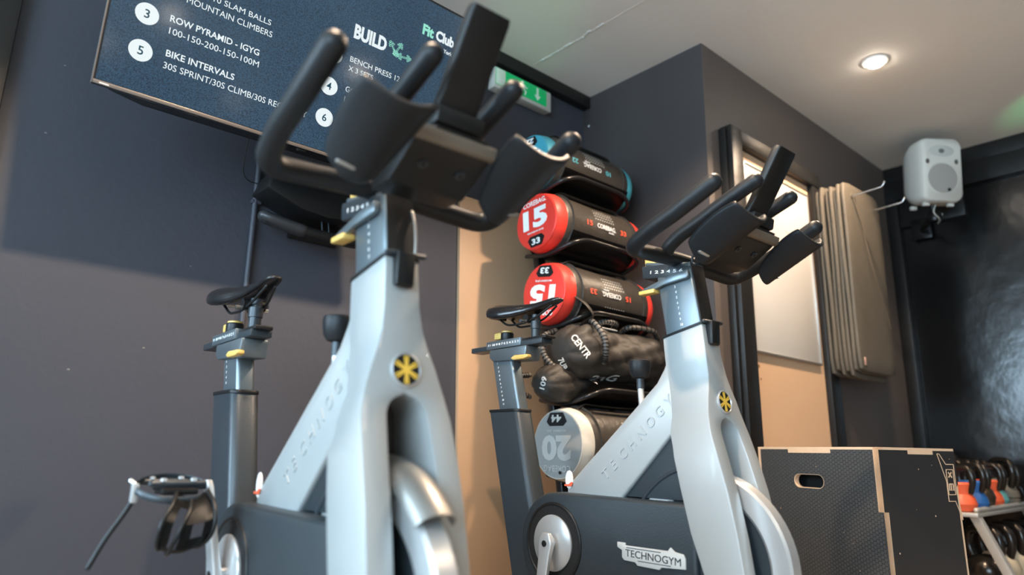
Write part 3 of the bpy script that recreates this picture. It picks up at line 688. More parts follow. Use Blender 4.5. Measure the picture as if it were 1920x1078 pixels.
# ------------------------------------------------------------------ wall screen
def build_tv():
    W_, H_ = 1.235, .702; k_ = .9024; t = math.radians(10)
    T = thing('wall_television', 'large wall mounted screen showing a workout list, tilted down above the nearest bike', 'television', (.2328, 1.85, 1.4643))
    T.matrix_world = Matrix.Translation((.2328, 1.85, 1.4643)) @ Matrix.Scale(k_, 4) @ Matrix(((1, 0, 0), (0, math.sin(-t)*1, -math.cos(t)), (0, math.cos(t), -math.sin(t)))).to_4x4()
    # local axes: x right, y up along the screen, z out of the screen
    obj('bezel', box(-.004, W_+.004, -.006, H_+.006, -.022, 0, .002), bezel, T)
    obj('bezel_edge', box(-.004, W_+.004, -.007, .004, -.001, .0015, .0005), bezelw, T)
    obj('bezel_edge', box(-.0045, -.001, -.007, H_+.006, -.018, .0015, .0005), bezelw, T)
    secs = []
    for z, i, b in ((-.022, 0, 0), (-.065, .045, .0), (-.115, .13, .004), (-.135, .26, .05)):
        secs.append([(x, y, z) for x, y in rrect(i, W_-i, b*.3, H_-b*2, .02, 3)])
    obj('back_shell', loft(secs, smooth=25), black, T)
    for a, b in ((.11, .16), (.245, .285)):
        obj('vent_slot', box(a, b, -.0068, -.0045, -.018, -.014), steel, T)
    obj('screen', box(.004, W_-.004, .006, H_-.004, .0, .0012), screenm, T)
    def tx(s, x, y, w_, h_, m=scrwhite, bold=0.0, z=.0016, name='screen_lettering'):
        me = text_fit(s, w_, h_, bold, .0004); me.transform(Matrix.Translation((x, y, z))); return obj(name, me, m, T)
    tx('10 SLAM BALLS', .262, .351, .180, .0185, bold=0)
    tx('MOUNTAIN CLIMBERS', .190, .3142, .262, .0195, bold=0)
    tx('ROW PYRAMID - IGYG', .156, .2395, .266, .0205, bold=.016)
    tx('100-150-200-150-100M', .159, .203, .268, .0195, bold=0)
    tx('BIKE INTERVALS', .162, .1345, .199, .0205, bold=.016)
    tx('30S SPRINT/30S CLIMB/30S RECOVERY', .161, .0975, .447, .0195, bold=0)
    for cx, cy, s in ((.0955, .2355, '3'), (.097, .1250, '5'), (.667, .347, '2'), (.668, .232, '4'), (.670, .120, '6')):
        dsc = obj('number_disc', flat2d([circ(.0315, 40, (cx, cy))], .0006, Matrix.Translation((0, 0, .0013))), scrwhite, T)
        me = text_fit(s, None, .026, .012, .0004); wd = max(v.co.x for v in me.vertices); me.transform(Matrix.Translation((cx-wd/2, cy-.013, .0020))); obj('disc_number', me, scrink, dsc)
    tx('BUILD', .727, .431, .130, .053, bold=.045)
    tx('Fit', .995, .561, .050, .042, scrmint, .045)
    tx('Club', 1.056, .562, .086, .042, bold=.045)
    tx('York', 1.0975, .528, .044, .0155, bold=.03)
    tx('BENCH PRESS 12-10', .728, .345, .240, .0195, bold=0)
    tx('X 3 SETS', .727, .3115, .097, .018, bold=0)
    tx('GOBLET', .729, .235, .090, .020, bold=0)
    tx('LAT', .730, .1985, .038, .019, bold=0); tx('A', .896, .2250, .016, .019, bold=0)
    tx('M', .730, .128, .022, .020, bold=0)
    # dumbbell drawing in mint outline
    def bell(cx, cy, ang, L=.030):
        bm = bmesh.new(); parts = []
        def o(x0, x1, y0, y1):
            parts.append(flat2d([rrect(x0, x1, y0, y1, .002, 2), rrect(x0+.0015, x1-.0015, y0+.0015, y1-.0015, .001, 2)], .0004))
        o(-L*.35, L*.35, -.003, .003)
        for s in (-1, 1):
            for k, hh in ((0, .013), (1, .010), (2, .005)):
                a = s*(L*.35+.001+k*.0065); b = a+s*.006; o(min(a, b), max(a, b), -hh, hh)
        for p in parts: bm.from_mesh(p)
        me = finish(bm, 0); me.transform(Matrix.Translation((cx, cy, .0014)) @ Matrix.Rotation(math.radians(ang), 4, 'Z')); return me
    obj('dumbbell_drawing', bell(.887, .456, -52), scrmint, T); obj('dumbbell_drawing', bell(.905, .462, 62), scrmint, T); obj('dumbbell_drawing', bell(.935, .442, 8), scrmint, T)
    obj('corner_logo', box(.014, .038, -.0045, -.0005, .0012, .0018), greyprint, T)
    obj('sensor_tab', box(.60, .63, -.016, -.006, -.020, -.004, .002), black, T)
    # wall bracket
    for x in (.35, .85): obj('mount_arm', box(x, x+.03, .12, .55, -.135, -.080, .002), black, T)
    for x in (.35, .85): obj('mount_arm', box(x, x+.03, .40, .56, -.165, -.120, .002), black, T)
    return T
build_tv()
# lower part of the screen's wall mount, built as a curved bar on rods
T = thing('screen_mount', 'dark curved bar hanging on two rods below the wall screen', 'screen mount', (.80, 2.14, 1.27))
obj('housing', tube(catmull([(.012, .0, .045), (.03, -.01, .038), (.15, -.03, .018), (.30, -.03, .018), (.36, -.02, .03)], 8), .022, 14, flat=(.9, 1.5)), black, T)
obj('end_grip', tube(catmull([(.004, 0, .047), (.03, -.012, .038), (.12, -.03, .020)], 6), .0235, 14, flat=(.9, 1.5)), mat('worn_black_plastic', (.03, .03, .032), .4), T)
for x in (.20, .225): obj('rod', tube([(x, -.02, .03), (x, .02, .19)], .003, 8), gun, T)
obj('tray', prism([(-.02, .13), (.10, .085), (.20, .075), (.33, .09), (.36, .16), (.30, .20), (0, .20)], -.06, .084, .01, 2, 'y'), black, T)
obj('wall_plate', box(.12, .30, .070, .0858, .02, .16, .003), black, T)
# conduit
T = thing('conduit', 'thin dark vertical conduit pipe on the wall below the screen', 'pipe', (.797, YA-.012, 0))
obj('pipe', tube([(0.0, 0, .10), (-.004, 0, 2.0)], .0095, 12, 'flat'), navy, T)
for z in (.45, 1.38): obj('clip', box(-.016, .016, -.008, .0118, z, z+.014, .002), navy, T)
tag(obj('hanging_wire', tube(catmull([(.715, 2.10, 1.60), (.716, 2.13, 1.52), (.73, 2.17, 1.46), (.76, 2.19, 1.445), (.79, 2.205, 1.45)]), .0016, 6), black), 'thin black wire looping below the screen', 'wire')

# exit sign
T = thing('exit_sign', 'green and white emergency exit sign box high on the wall beside the screen', 'exit sign', (1.985, 2.2262, 2.262))
obj('housing', box(-.185, .182, -.050, 0, -.058, .048, .006), housing, T)
p = obj('sign_panel', box(-.178, .148, -.0515, -.049, -.040, .044, .001), exitgreen, T)
obj('light_band', box(-.176, -.120, -.0525, -.0505, -.038, .042, .0005), exitwhite, T)
def sign_mesh(polys): return flat2d(polys, .001, frame_m((0, -.0518, 0), (1, 0, 0), (0, 0, 1)))
obj('arrow', sign_mesh([[(.080, .036), (.092, .036), (.092, -.004), (.106, -.004), (.086, -.030), (.066, -.004), (.080, -.004)]]), exitwhite, p)
obj('running_figure', sign_mesh([circ(.0075, 14, (-.012, .030)), [(-.030, .018), (.0, .022), (.012, .010), (.020, .014), (.022, .009), (.011, .003), (.001, .010), (-.002, -.002), (.014, -.012), (.006, -.032), (-.001, -.030), (.003, -.014), (-.012, -.006), (-.022, -.024), (-.038, -.026), (-.038, -.019), (-.026, -.017), (-.016, .010), (-.024, .011), (-.034, .002), (-.038, .006)]]), exitwhite, p)
obj('small_mark', flat2d([[(-.160, -.004), (-.150, -.012), (-.140, -.002), (-.136, -.010), (-.146, -.026), (-.156, -.022)]], .001, frame_m((0, -.0532, -.004), (1, 0, 0), (0, 0, 1))), white, T)
# little hook on the nook wall
T = thing('ceiling_hook', 'small shiny bolt on the dark wall near the ceiling corner', 'bolt', (XB-.001, 2.192, 2.240))
obj('washer', lathe([(.010, 0), (.010, -.003), (.003, -.003)], 'x', 16), steel, T); obj('nut', lathe([(.006, -.003), (.006, -.012), (.003, -.013)], 'x', 6), steel, T)

# plywood sheet against the back wall
T = tag(obj('plywood_board', prism([(1.700, 0.0), (1.652, 1.645), (2.30, 1.645), (2.30, 0.0)], YA-.019, YA-.001, .001), mat('warm_plywood', (0.52, 0.325, 0.19), 0.5, noise=0.08, nscale=2.5, bump=0.05)), 'tall plain plywood board against the dark wall behind the bag rack', 'plywood board')
tag(obj('shelf_bracket', box(1.66, 1.70, YA-.012, YA-.0005, 1.648, 1.66, .001), steel), 'tiny metal bracket on top of the plywood board', 'bracket')

# ------------------------------------------------------------------ framed panel and whiteboard on the centre wall
Y = YCW
dr = struct('door_1', box(2.66, 3.42, Y-.020, Y-.001, .0, 1.96), ply)
obj('casing', prism([(2.575, 0.0), (2.575, 2.022), (2.665, 2.022), (2.685, 0.0)], Y-.055, Y-.0005, .004), blacktrim, dr)
obj('casing', box(2.556, 2.576, Y-.035, Y-.0005, 0, 2.005, .003), blacktrim, dr)
obj('casing', box(2.66, 3.44, Y-.055, Y-.0005, 1.950, 2.020, .004), blacktrim, dr)
obj('casing', prism([(3.385, 0.0), (3.362, 1.955), (3.45, 1.955), (3.505, 0.0)], Y-.05, Y-.0005, .004), blacktrim, dr)
obj('bead', box(2.668, 2.676, Y-.030, Y-.018, 0.0, 1.95, .001), blacktrim, dr)
obj('screw_hole', lathe([(.007, 0), (.007, -.001), (.002, -.001)], 'y', 10, (2.742, Y-.0205, .955)), mat('dark_knot', (.30, .17, .09), .7), dr)
obj('screw_hole', lathe([(.005, 0), (.005, -.001), (.002, -.001)], 'y', 10, (2.752, Y-.0205, .900)), mat('dark_knot', (.30, .17, .09), .7), dr)
T = thing('whiteboard', 'white marker board with thin metal rim on the plywood panel', 'whiteboard', (2.705, Y-.0205, 1.010))
obj('board', box(.004, .626, -.010, 0, .004, .876, .001), wb, T)
for a in ((0, .63, 0, .010), (0, .63, .872, .882)): obj('rim', box(a[0], a[1], -.014, 0, a[2], a[3], .002), alu, T)
for a in ((0, .010), (.620, .630)): obj('rim', box(a[0], a[1], -.0135, 0, .005, .878, .002), alu, T)
random.seed(5)
def scribble(x, z, n, sc_=1.0):
    pts = []; 
    for k in range(n): pts.append((x+k*.0085*sc_, -.0105, z+random.uniform(-.008, .010)*sc_))
    return tube(catmull(pts, 4), .0011, 5)
for x, z, n in ((.05, .80, 22), (.06, .765, 16), (.30, .55, 26), (.33, .52, 22), (.35, .49, 14), (.36, .62, 14)):
    obj('handwriting', scribble(x, z, n), ink, T)

# ------------------------------------------------------------------ exercise mats on hooks
hk = thing('wall_hook', 'metal wall rail with two long upturned prongs holding the exercise mats', 'hook', (3.47, Y, 1.875))
obj('back_plate', box(-.05, .31, -.008, -.0005, -.03, .03, .002), blacktrim, hk)
for x in (0, .262):
    obj('prong', tube(fillet([(x, -.001, -.010-.05*x), (x, -.345, .012-.05*x), (x, -.358, .034-.05*x)], .012), .0045, 10), steel, hk)
def mat_mesh(seed):
    random.seed(seed); n = 20; L = []
    W_, H_ = .425+random.uniform(-.004, .004), .965; bend = random.uniform(-.004, .004)
    rad = .035; out = rrect(0, W_, 0, H_, rad, 5)
    bm = bmesh.new(); th = .0165
    # grid with rounded corners
    nx, nz = 6, 14; G = {}
    for l in (0, 1):
        for i in range(nx+1):
            for j in range(nz+1):
                x = W_*i/nx; z = H_*j/nz
                if (i in (0, nx)) and (j in (0, nz)):
                    x = rad*.3 if i == 0 else W_-rad*.3; z = rad*.3 if j == 0 else H_-rad*.3
                y = bend*math.sin(z/H_*PI*2)+.003*math.sin(x*9+seed)-(th if l else 0)
                G[l, i, j] = bm.verts.new((x-.09, y, z-H_+.05))
    for l in (0, 1):
        for i in range(nx):
            for j in range(nz): bm.faces.new((G[l, i, j], G[l, i+1, j], G[l, i+1, j+1], G[l, i, j+1]))
    rim = [(i, 0) for i in range(nx)]+[(nx, j) for j in range(nz)]+[(nx-i, nz) for i in range(nx)]+[(0, nz-j) for j in range(nz)]
    for k in range(len(rim)):
        a, b = rim[k], rim[(k+1) % len(rim)]; bm.faces.new((G[0, a[0], a[1]], G[0, b[0], b[1]], G[1, b[0], b[1]], G[1, a[0], a[1]]))
    return finish(bm, 50, .005, 2, 60)
order = ['nearest the wall', 'second from the wall', 'third from the wall', 'fourth from the wall', 'fourth from the front', 'third from the front', 'second from the front', 'frontmost']
for k in range(8):
    lab = ('frontmost grey-brown exercise mat on the hooks, its whole textured face showing' if k == 7 else 'grey-brown exercise mat hanging on the wall hooks, %s of the stack' % order[k])
    t = thing('exercise_mat', lab, 'exercise mat', (3.472, 1.476-.0215*k, 1.892), group='exercise mats on the wall hooks')
    z = (0, -.012, .004, -.02, -.004, -.026, .0, .004)[k]
    b = obj('mat', mat_mesh(20+k), matfoam, t, (random.uniform(-.006, .004), 0, z))
    for x in (0, .262): obj('eyelet', tube([(x+.011*math.cos(a), -.0185, -.016-.05*x+z+.011*math.sin(a)) for a in [2*PI*q/16 for q in range(16)]], .0024, 6, closed=True), matfoam, t)
    if k == 7:
        obj('tag', box(.0-.06, -.038, -.0205, -.018, -.885, -.845, .001), mat('pink_tag', (.55, .33, .26), .7), t)
tag(obj('mat_cord', tube(catmull([(3.478, 1.298, 1.872), (3.53, 1.292, 1.72), (3.60, 1.290, 1.50), (3.70, 1.290, 1.33), (3.75, 1.290, 1.22)]), .0016, 6), mat('brown_cord', (.16, .11, .07), .8)), 'thin brown cord hanging across the front exercise mat', 'cord')

# ------------------------------------------------------------------ speaker
T = thing('wall_speaker', 'off-white rounded loudspeaker on a black bracket under the ceiling', 'speaker', (4.17, 1.140, 2.150))
T.rotation_euler = (math.radians(-7), 0, math.radians(141))
# local: front faces +y
secs = []
for y, k, b in ((-.115, .60, .05), (-.105, .74, .06), (-.06, .90, .06), (.0, 1.0, .05), (.075, 1.0, .045), (.098, .975, .045), (.108, .93, .04)):
    secs.append([(x, y, z) for x, z in rrect(-.118*k, .118*k, -.182*(k*.9+.1), .182*(k*.9+.1), b, 6)])
obj('body', loft(secs, smooth=60), speakerm, T)
obj('woofer_grille', lathe([(.001, .116), (.06, .1155), (.083, .113), (.085, .107)], 'y', 40, (0, 0, -.050)), grillem, T)
obj('woofer_rim', tube([(.087*math.cos(a), .109, -.050+.087*math.sin(a)) for a in [2*PI*k/40 for k in range(40)]], .004, 8, closed=True), speakerm, T)
obj('horn_flare', lathe([(.012, .108), (.05, .1095), (.056, .107)], 'y', 32, (0, 0, .105), (1.35, .62)), mat('horn_shade', (.50, .50, .46), .5), T)
obj('horn_throat', lathe([(.001, .111), (.016, .1105), (.016, .107)], 'y', 20, (0, 0, .105), (1.0, .8)), mat('horn_dark', (.14, .14, .13), .6), T)
for s in (-1, 1): obj('port', lathe([(.001, .1105), (.013, .110), (.013, .106)], 'y', 16, (s*.082, 0, .045), (.8, 1.1)), mat('port_dark', (.10, .09, .08), .6), T)
obj('logo_dot', lathe([(.001, .1185), (.009, .118), (.009, .112)], 'y', 16, (-.030, 0, -.115)), vent, T)
for x, y in ((-.07, .06), (.07, .06), (.07, -.05)): obj('foot', box(x-.016, x+.016, y-.012, y+.012, -.198, -.176, .004), speakerm, T)
br = thing('speaker_bracket', 'black metal wall bracket carrying the loudspeaker', 'bracket', (4.20, 1.155, 1.915))
obj('arm', tube(fillet([(-.02, -.005, .055), (-.0, 0, .0), (.10, .08, -.02), (.335, .16, .03)], .03), .016, 10), rackm, br)
obj('joint', lathe([(.03, -.025), (.034, -.015), (.034, .015), (.03, .025)], 'z', 20, (.02, .0, -.005)), rackm, br)
obj('wall_plate', box(.316, .3285, .11, .22, -.03, .10, .003), rackm, br)
obj('cable', tube(catmull([(-.05, -.03, .045), (-.06, -.02, .0), (-.01, -.03, -.03), (.06, .0, -.03), (.09, -.02, .03)]), .003, 6), speakerm, br)

# ------------------------------------------------------------------ plyometric box
PX, PY = 2.292, .866; a0 = math.radians(71.2)
T = thing('jump_box', 'black faced plywood jump box with hand slot, standing in front of the framed panel', 'plyometric box', (PX, PY, 0), a0)
LW, RW, HT = .520, .345, .612; th = .018
# local x: along the left visible face away from the near corner; local -y: depth of right face
def lf(o=0.0): return frame_m((LW, o, 0), (-1, 0, 0), (0, 0, 1))       # u runs from far-left corner to the near corner; outward = +y
def outline(u0, u1): return [(u0, 0), (u1, 0), (u1, HT), (u0, HT)]
def stad(cx, cz, hw, r, n=8):
    out = []
    for k in range(n+1): a = -PI/2+PI*k/n; out.append((cx+hw+r*math.cos(a), cz+r*math.sin(a)))
    for k in range(n+1): a = PI/2+PI*k/n; out.append((cx-hw+r*math.cos(a), cz+r*math.sin(a)))
    return out
slot = stad(.235, .498, .042, .0215); slot2 = stad(.235, .498, .042, .0215)
side1 = obj('side_panel', flat2d([outline(0, LW), slot], th, lf(-th)), plyedge, T)
fa = flat2d([[(.014, 0), (LW, 0), (LW, .205), (LW-.001, .418), (LW-.0195, .418), (LW-.0195, .604), (.338, .604), (.338, .592), (.150, .592), (.150, .604), (.014, .604)], stad(.235, .498, .043, .0235)], .0012, lf(0.0001))
sk = obj('film_face', fa, hexm, side1); sk['label'] = 'black hexagon-textured face'
M2 = frame_m((0, 0, 0), (0, -1, 0), (0, 0, 1))     # right face, outward = -x
side2 = obj('side_panel', flat2d([outline(0, RW)], th, frame_m((th, 0, 0), (0, -1, 0), (0, 0, 1))), plyedge, T)
fb = flat2d([[(.0195, 0), (.0195, .418), (.001, .419), (.001, .604), (.128, .604), (.128, .592), (.245, .592), (.245, .604), (RW, .604), (RW, .50), (RW-.010, .49), (RW-.010, 0)]], .0012, frame_m((-.0001, 0, 0), (0, -1, 0), (0, 0, 1)))
obj('film_face', fb, filmh, side2)
obj('side_panel', box(th, LW, -RW, -RW+th, 0, HT), plyedge, T); obj('side_panel', box(LW-th, LW, -RW+th, -th, 0, HT), plyedge, T)
obj('shade_divider', box(th+.001, LW-th-.001, -.075, -.060, 0, HT-th-.001), vent, T)  # divider behind the hand slot; the shade inside is put into its black colour
obj('top_panel', box(th, LW-th, -RW+th, -th, HT-th, HT-.0005), plyedge, T)
obj('top_film', box(.010, LW-.01, -RW+.01, -.01, HT-.0006, HT+.0004), filmh, T)
def lines(segs, wd, M):
    bm = bmesh.new()
    for pl in segs:
        for a, b in zip(pl[:-1], pl[1:]):
            a, b = Vector(a), Vector(b); d_ = (b-a).normalized(); n_ = Vector((-d_.y, d_.x))*wd/2
            me = flat2d([[tuple(a-n_), tuple(b-n_), tuple(b+n_), tuple(a+n_)]], .0009, M); bm.from_mesh(me)
    return finish(bm, 0)
MR = frame_m((-.0013, 0, 0), (0, -1, 0), (0, 0, 1))
sx = lambda u, v: (.262+u*.085, .595-v*.205)
lg = lines([[sx(0, .0), sx(.12, .0), sx(.42, .16), sx(.85, .16), sx(.85, .60), sx(1.0, .98)], [sx(0, 0), sx(.36, .42), sx(.36, .72), sx(.72, .72), sx(1.0, 1.0)],
            [sx(.40, .24), sx(.78, .24), sx(.78, .62), sx(.40, .62), sx(.40, .24)]], .0022, MR)
obj('engraved_logo', lg, plyedge, side2)
obj('engraved_letters', lines([[sx(.5, .28), sx(.68, .36)], [sx(.68, .28), sx(.5, .36)], [sx(.48, .46), sx(.70, .46)], [sx(.48, .46), sx(.48, .56)], [sx(.58, .46), sx(.58, .56)], [sx(.70, .46), sx(.70, .56)]], .004, MR), plyedge, side2)
ML = lf(.0012)
obj('engraved_logo', lines([[(.370, .165), (.50, .165)], [(.44, .165), (.508, .222), (.508, .10), (.37, .10)], [(.36, .10), (.30, .165)]], .0025, ML), plyedge, side1)
random.seed(9); bm = bmesh.new()
for k in range(16):
    u, v = random.uniform(.04, .5), random.uniform(.15, .58); bmesh.ops.create_icosphere(bm, subdivisions=1, radius=random.uniform(.0009, .0022), matrix=Matrix.Translation((LW-u, .0014, v)) @ Matrix.Diagonal((1, .3, 1, 1)))
for k in range(12):
    u, v = random.uniform(.02, .32), random.uniform(.15, .58); bmesh.ops.create_icosphere(bm, subdivisions=1, radius=random.uniform(.0009, .0025), matrix=Matrix.Translation((-.0014, -u, v)) @ Matrix.Diagonal((.3, 1, 1.4, 1)))
o = obj('chip_mark', finish(bm), plyedge, T); o['kind'] = 'stuff'

# ------------------------------------------------------------------ kettlebell rack
RX0, RX1, RY0, RY1 = 3.60, 4.53, .975, 1.420
T = thing('kettlebell_rack', 'pale grey steel shelf rack full of kettlebells beside the jump box', 'rack', (RX0, RY0, 0))
def sp_(x0, x1, y0, y1, z0, z1, b=.003): return box(x0-RX0, x1-RX0, y0-RY0, y1-RY0, z0, z1, b)
obj('shelf', sp_(RX0, RX1, RY0, RY1, .332, .350), shelfm, T)
obj('front_lip', tube([(.03, .012, .361), (RX1-RX0, .012, .361)], .0115, 12), shelfm, T)
obj('shelf', sp_(RX0+.16, RX1, RY0-.06, RY1, .004, .018), shelfm, T)
for x in (RX0+.02, RX1-.06):
    for (ya, yb) in ((RY0+.02, RY0-.10), (RY1-.03, RY1+.03)):
        obj('leg', loft([[(x-RX0+a+(0 if z > .1 else .06), yy-RY0+b, z) for a, b in rrect(0, .045, -.02, .02, .004, 2)] for z, yy in ((.332, ya), (.0, yb))]), shelfm, T)
def kettlebell(label, x, y, z, s, body, handle, squat=1.0, rot=0.0, style=0):
    T = thing('kettlebell', label, 'kettlebell', (x, y, z), rot, 'kettlebells on the rack')
    if style == 0:   # dipped bell with a waist
        prof = [(.036, 0), (.048, .006), (.058, .034), (.052, .058), (.041, .076), (.043, .096), (.050, .120), (.046, .127), (.030, .128)]
    elif style == 1: # round iron bell
        prof = [(.030, 0), (.042, .003), (.060, .025), (.068, .055), (.060, .085), (.040, .106), (.012, .112)]
    else:            # stepped vinyl bell
        prof = [(.045, 0), (.052, .006), (.055, .030), (.050, .034), (.056, .040), (.054, .062), (.048, .068), (.040, .090), (.038, .112), (.028, .116)]
    obj('bell', lathe([(r*s, t*s*squat) for r, t in prof], 'z', 20, smooth=30 if style else 22), body, T)
    zt = .112*s*squat
    obj('handle', tube(fillet([(-.038*s, 0, zt-.03*s), (-.060*s, 0, zt+.025*s), (-.048*s, 0, zt+.080*s), (.048*s, 0, zt+.080*s), (.060*s, 0, zt+.025*s), (.038*s, 0, zt-.03*s)], .038*s, 5), .0140*s, 10, 'flat'), handle, T)
    return T
K = [(3.665, 1.045, 1.0, orangek, 0, 'orange kettlebell at the left end of the upper shelf, beside the box'),
     (3.790, 1.035, 1.05, bluek, 0, 'blue kettlebell at the front of the upper shelf'),
     (3.925, 1.05, 1.03, brownk, 1, 'worn bronze iron kettlebell between the blue and orange ones'),
     (4.075, 1.045, 1.05, orangek, 0, 'orange kettlebell right of the worn bronze one'),
     (4.200, 1.055, 1.05, tealk, 0, 'teal kettlebell in the front row of the upper shelf'),
     (4.325, 1.04, 1.18, greyk, 2, 'olive grey stepped kettlebell in the front row'),
     (4.450, 1.055, 1.05, ironm, 1, 'black iron kettlebell at the right end of the front row')]
for x, y, s, m, st, lab in K: kettlebell(lab, x, y, .350, s, m, ironm, 1, math.radians(random.uniform(55, 85)), st)
for x, lab in ((3.86, 'leftmost'), (4.02, 'second from the left'), (4.18, 'third from the left'), (4.33, 'second from the right'), (4.46, 'rightmost')):
    kettlebell('black iron kettlebell, %s of the middle row on the upper shelf' % lab, x, 1.185, .350, 1.12, ironm, ironm, 1, math.radians(random.uniform(70, 95)), 1)
for x, lab in ((4.06, 'left'), (4.23, 'middle'), (4.40, 'right')):
    kettlebell('tall black kettlebell at the back of the upper shelf, %s of the three' % lab, x, 1.335, .350, 1.36, ironm, ironm, 1, math.radians(random.uniform(75, 95)), 1)
for i, (x, m, lab) in enumerate(((3.80, ironm, 'black kettlebell at the left end of the lower shelf'), (3.98, beigek, 'beige based kettlebell on the lower shelf'), (4.17, beigek, 'beige based kettlebell with orange band in the middle of the lower shelf'), (4.37, ironm, 'black kettlebell at the right end of the lower shelf'))):
    t = kettlebell(lab, x, 1.02, .018, 1.30, m, ironm, 1, math.radians(70), 1)
    if i == 2: obj('band', lathe([(.050, .118), (.053, .124), (.050, .132), (.040, .133)], 'z', 20), orangek, t)

# ------------------------------------------------------------------ weight bag rack
def by(z): return 1.888+(z-1.48)*.15          # y of a bag centre at height z: the rack leans on the wall
T = thing('bag_rack', 'black steel ladder rack with cradles holding the weight bags', 'rack', (1.93, 1.80, 0))
O = Vector((1.93, 1.80, 0))
def rel(p): return tuple(Vector(p)-O)
for x in (1.945, 2.275):
    obj('upright', loft([[rel((x+a, by(z)+.150+b, z)) for a, b in rrect(-.022, .022, -.016, .016, .003, 2)] for z in (0.0, 1.90)]), rackm, T)
obj('foot', box(-.03, .43, -.10, .17, 0, .03, .004), rackm, T)
for zc in (1.757, 1.480, 1.180, .885, .608):
    yc = by(zc)
    loop = [(1.86, yc+.12, zc-.11), (1.845, yc-.02, zc-.135), (1.86, yc-.13, zc-.105), (1.93, yc-.150, zc-.080), (2.21, yc-.150, zc-.080), (2.285, yc-.13, zc-.105), (2.30, yc-.02, zc-.135), (2.285, yc+.12, zc-.11)]
    cr = obj('cradle', tube([rel(p) for p in fillet(loop, .05, 5)], .0095, 10, closed=False), rackm, T)
    secs = []
    for k in range(9):
        a = math.radians(200+k*16.5); r = .140
        secs.append((yc+r*math.cos(a)*1.02, zc+r*math.sin(a)))
    bm = bmesh.new(); A = [[bm.verts.new(rel((x, y_, z_-o_))) for y_, z_ in secs] for x in (1.87, 2.27) for o_ in (0,)]
    for i in range(8): bm.faces.new((A[0][i], A[0][i+1], A[1][i+1], A[1][i]))
    bmesh.ops.solidify(bm, geom=list(bm.faces), thickness=.003)
    obj('cradle_plate', finish(bm, 50), rackm, cr)
def wrap_text(s, w, h, xc, zc_ang, bag, r, m, parent, bold=.02, flip=False, name='lettering'):
    """text bent on the bag barrel; xc centre along the bag, zc_ang angle on the barrel (deg, 180 = facing the viewer's left front)"""
    me = text_fit(s, w, h, bold, .0008); x0, yc, zc = bag
    for v in me.vertices:
        tx_, ty_ = v.co.x-w/2, v.co.y-h/2
        if flip: tx_, ty_ = -tx_, -ty_
        a = math.radians(zc_ang)-ty_/r
        rr = r+.0012+v.co.z
        v.co = (xc+tx_, rr*math.cos(a), rr*math.sin(a))
    return obj(name, me, m, parent)
def end_text(s, w, h, cy, cz, m, parent, x, bold=.03, rot=0.0, name='end_lettering', me=None):
    """flat text on the left end cap (facing -x), centre offset cy (towards viewer's right) cz"""
    if me is None: me = text_fit(s, w, h, bold, .0008)
    M = Matrix.Rotation(math.radians(rot), 4, 'Z') @ Matrix.Translation((cy-w/2, cz-h/2, 0))
    me.transform(M); me.transform(frame_m((x, 0, 0), (0, -1, 0), (0, 0, 1)))
    return obj(name, me, m, parent)
def dots(x0, x1, n, a0, rows, r, parent, m):
    bm = bmesh.new()
    for i in range(n):
        for j in range(rows):
            x = x0+(x1-x0)*i/(n-1); a = math.radians(a0+j*6.5); c = Vector((x, (r+.0006)*math.cos(a), (r+.0006)*math.sin(a)))
            M = Matrix.Translation(c) @ Matrix.Rotation(a, 4, 'X')
            bmesh.ops.create_circle(bm, cap_ends=True, segments=6, radius=.0036, matrix=M @ Matrix.Rotation(-PI/2, 4, 'X'))
    o = obj('dot_print', finish(bm, 0), m, parent); o['kind'] = 'stuff'; return o
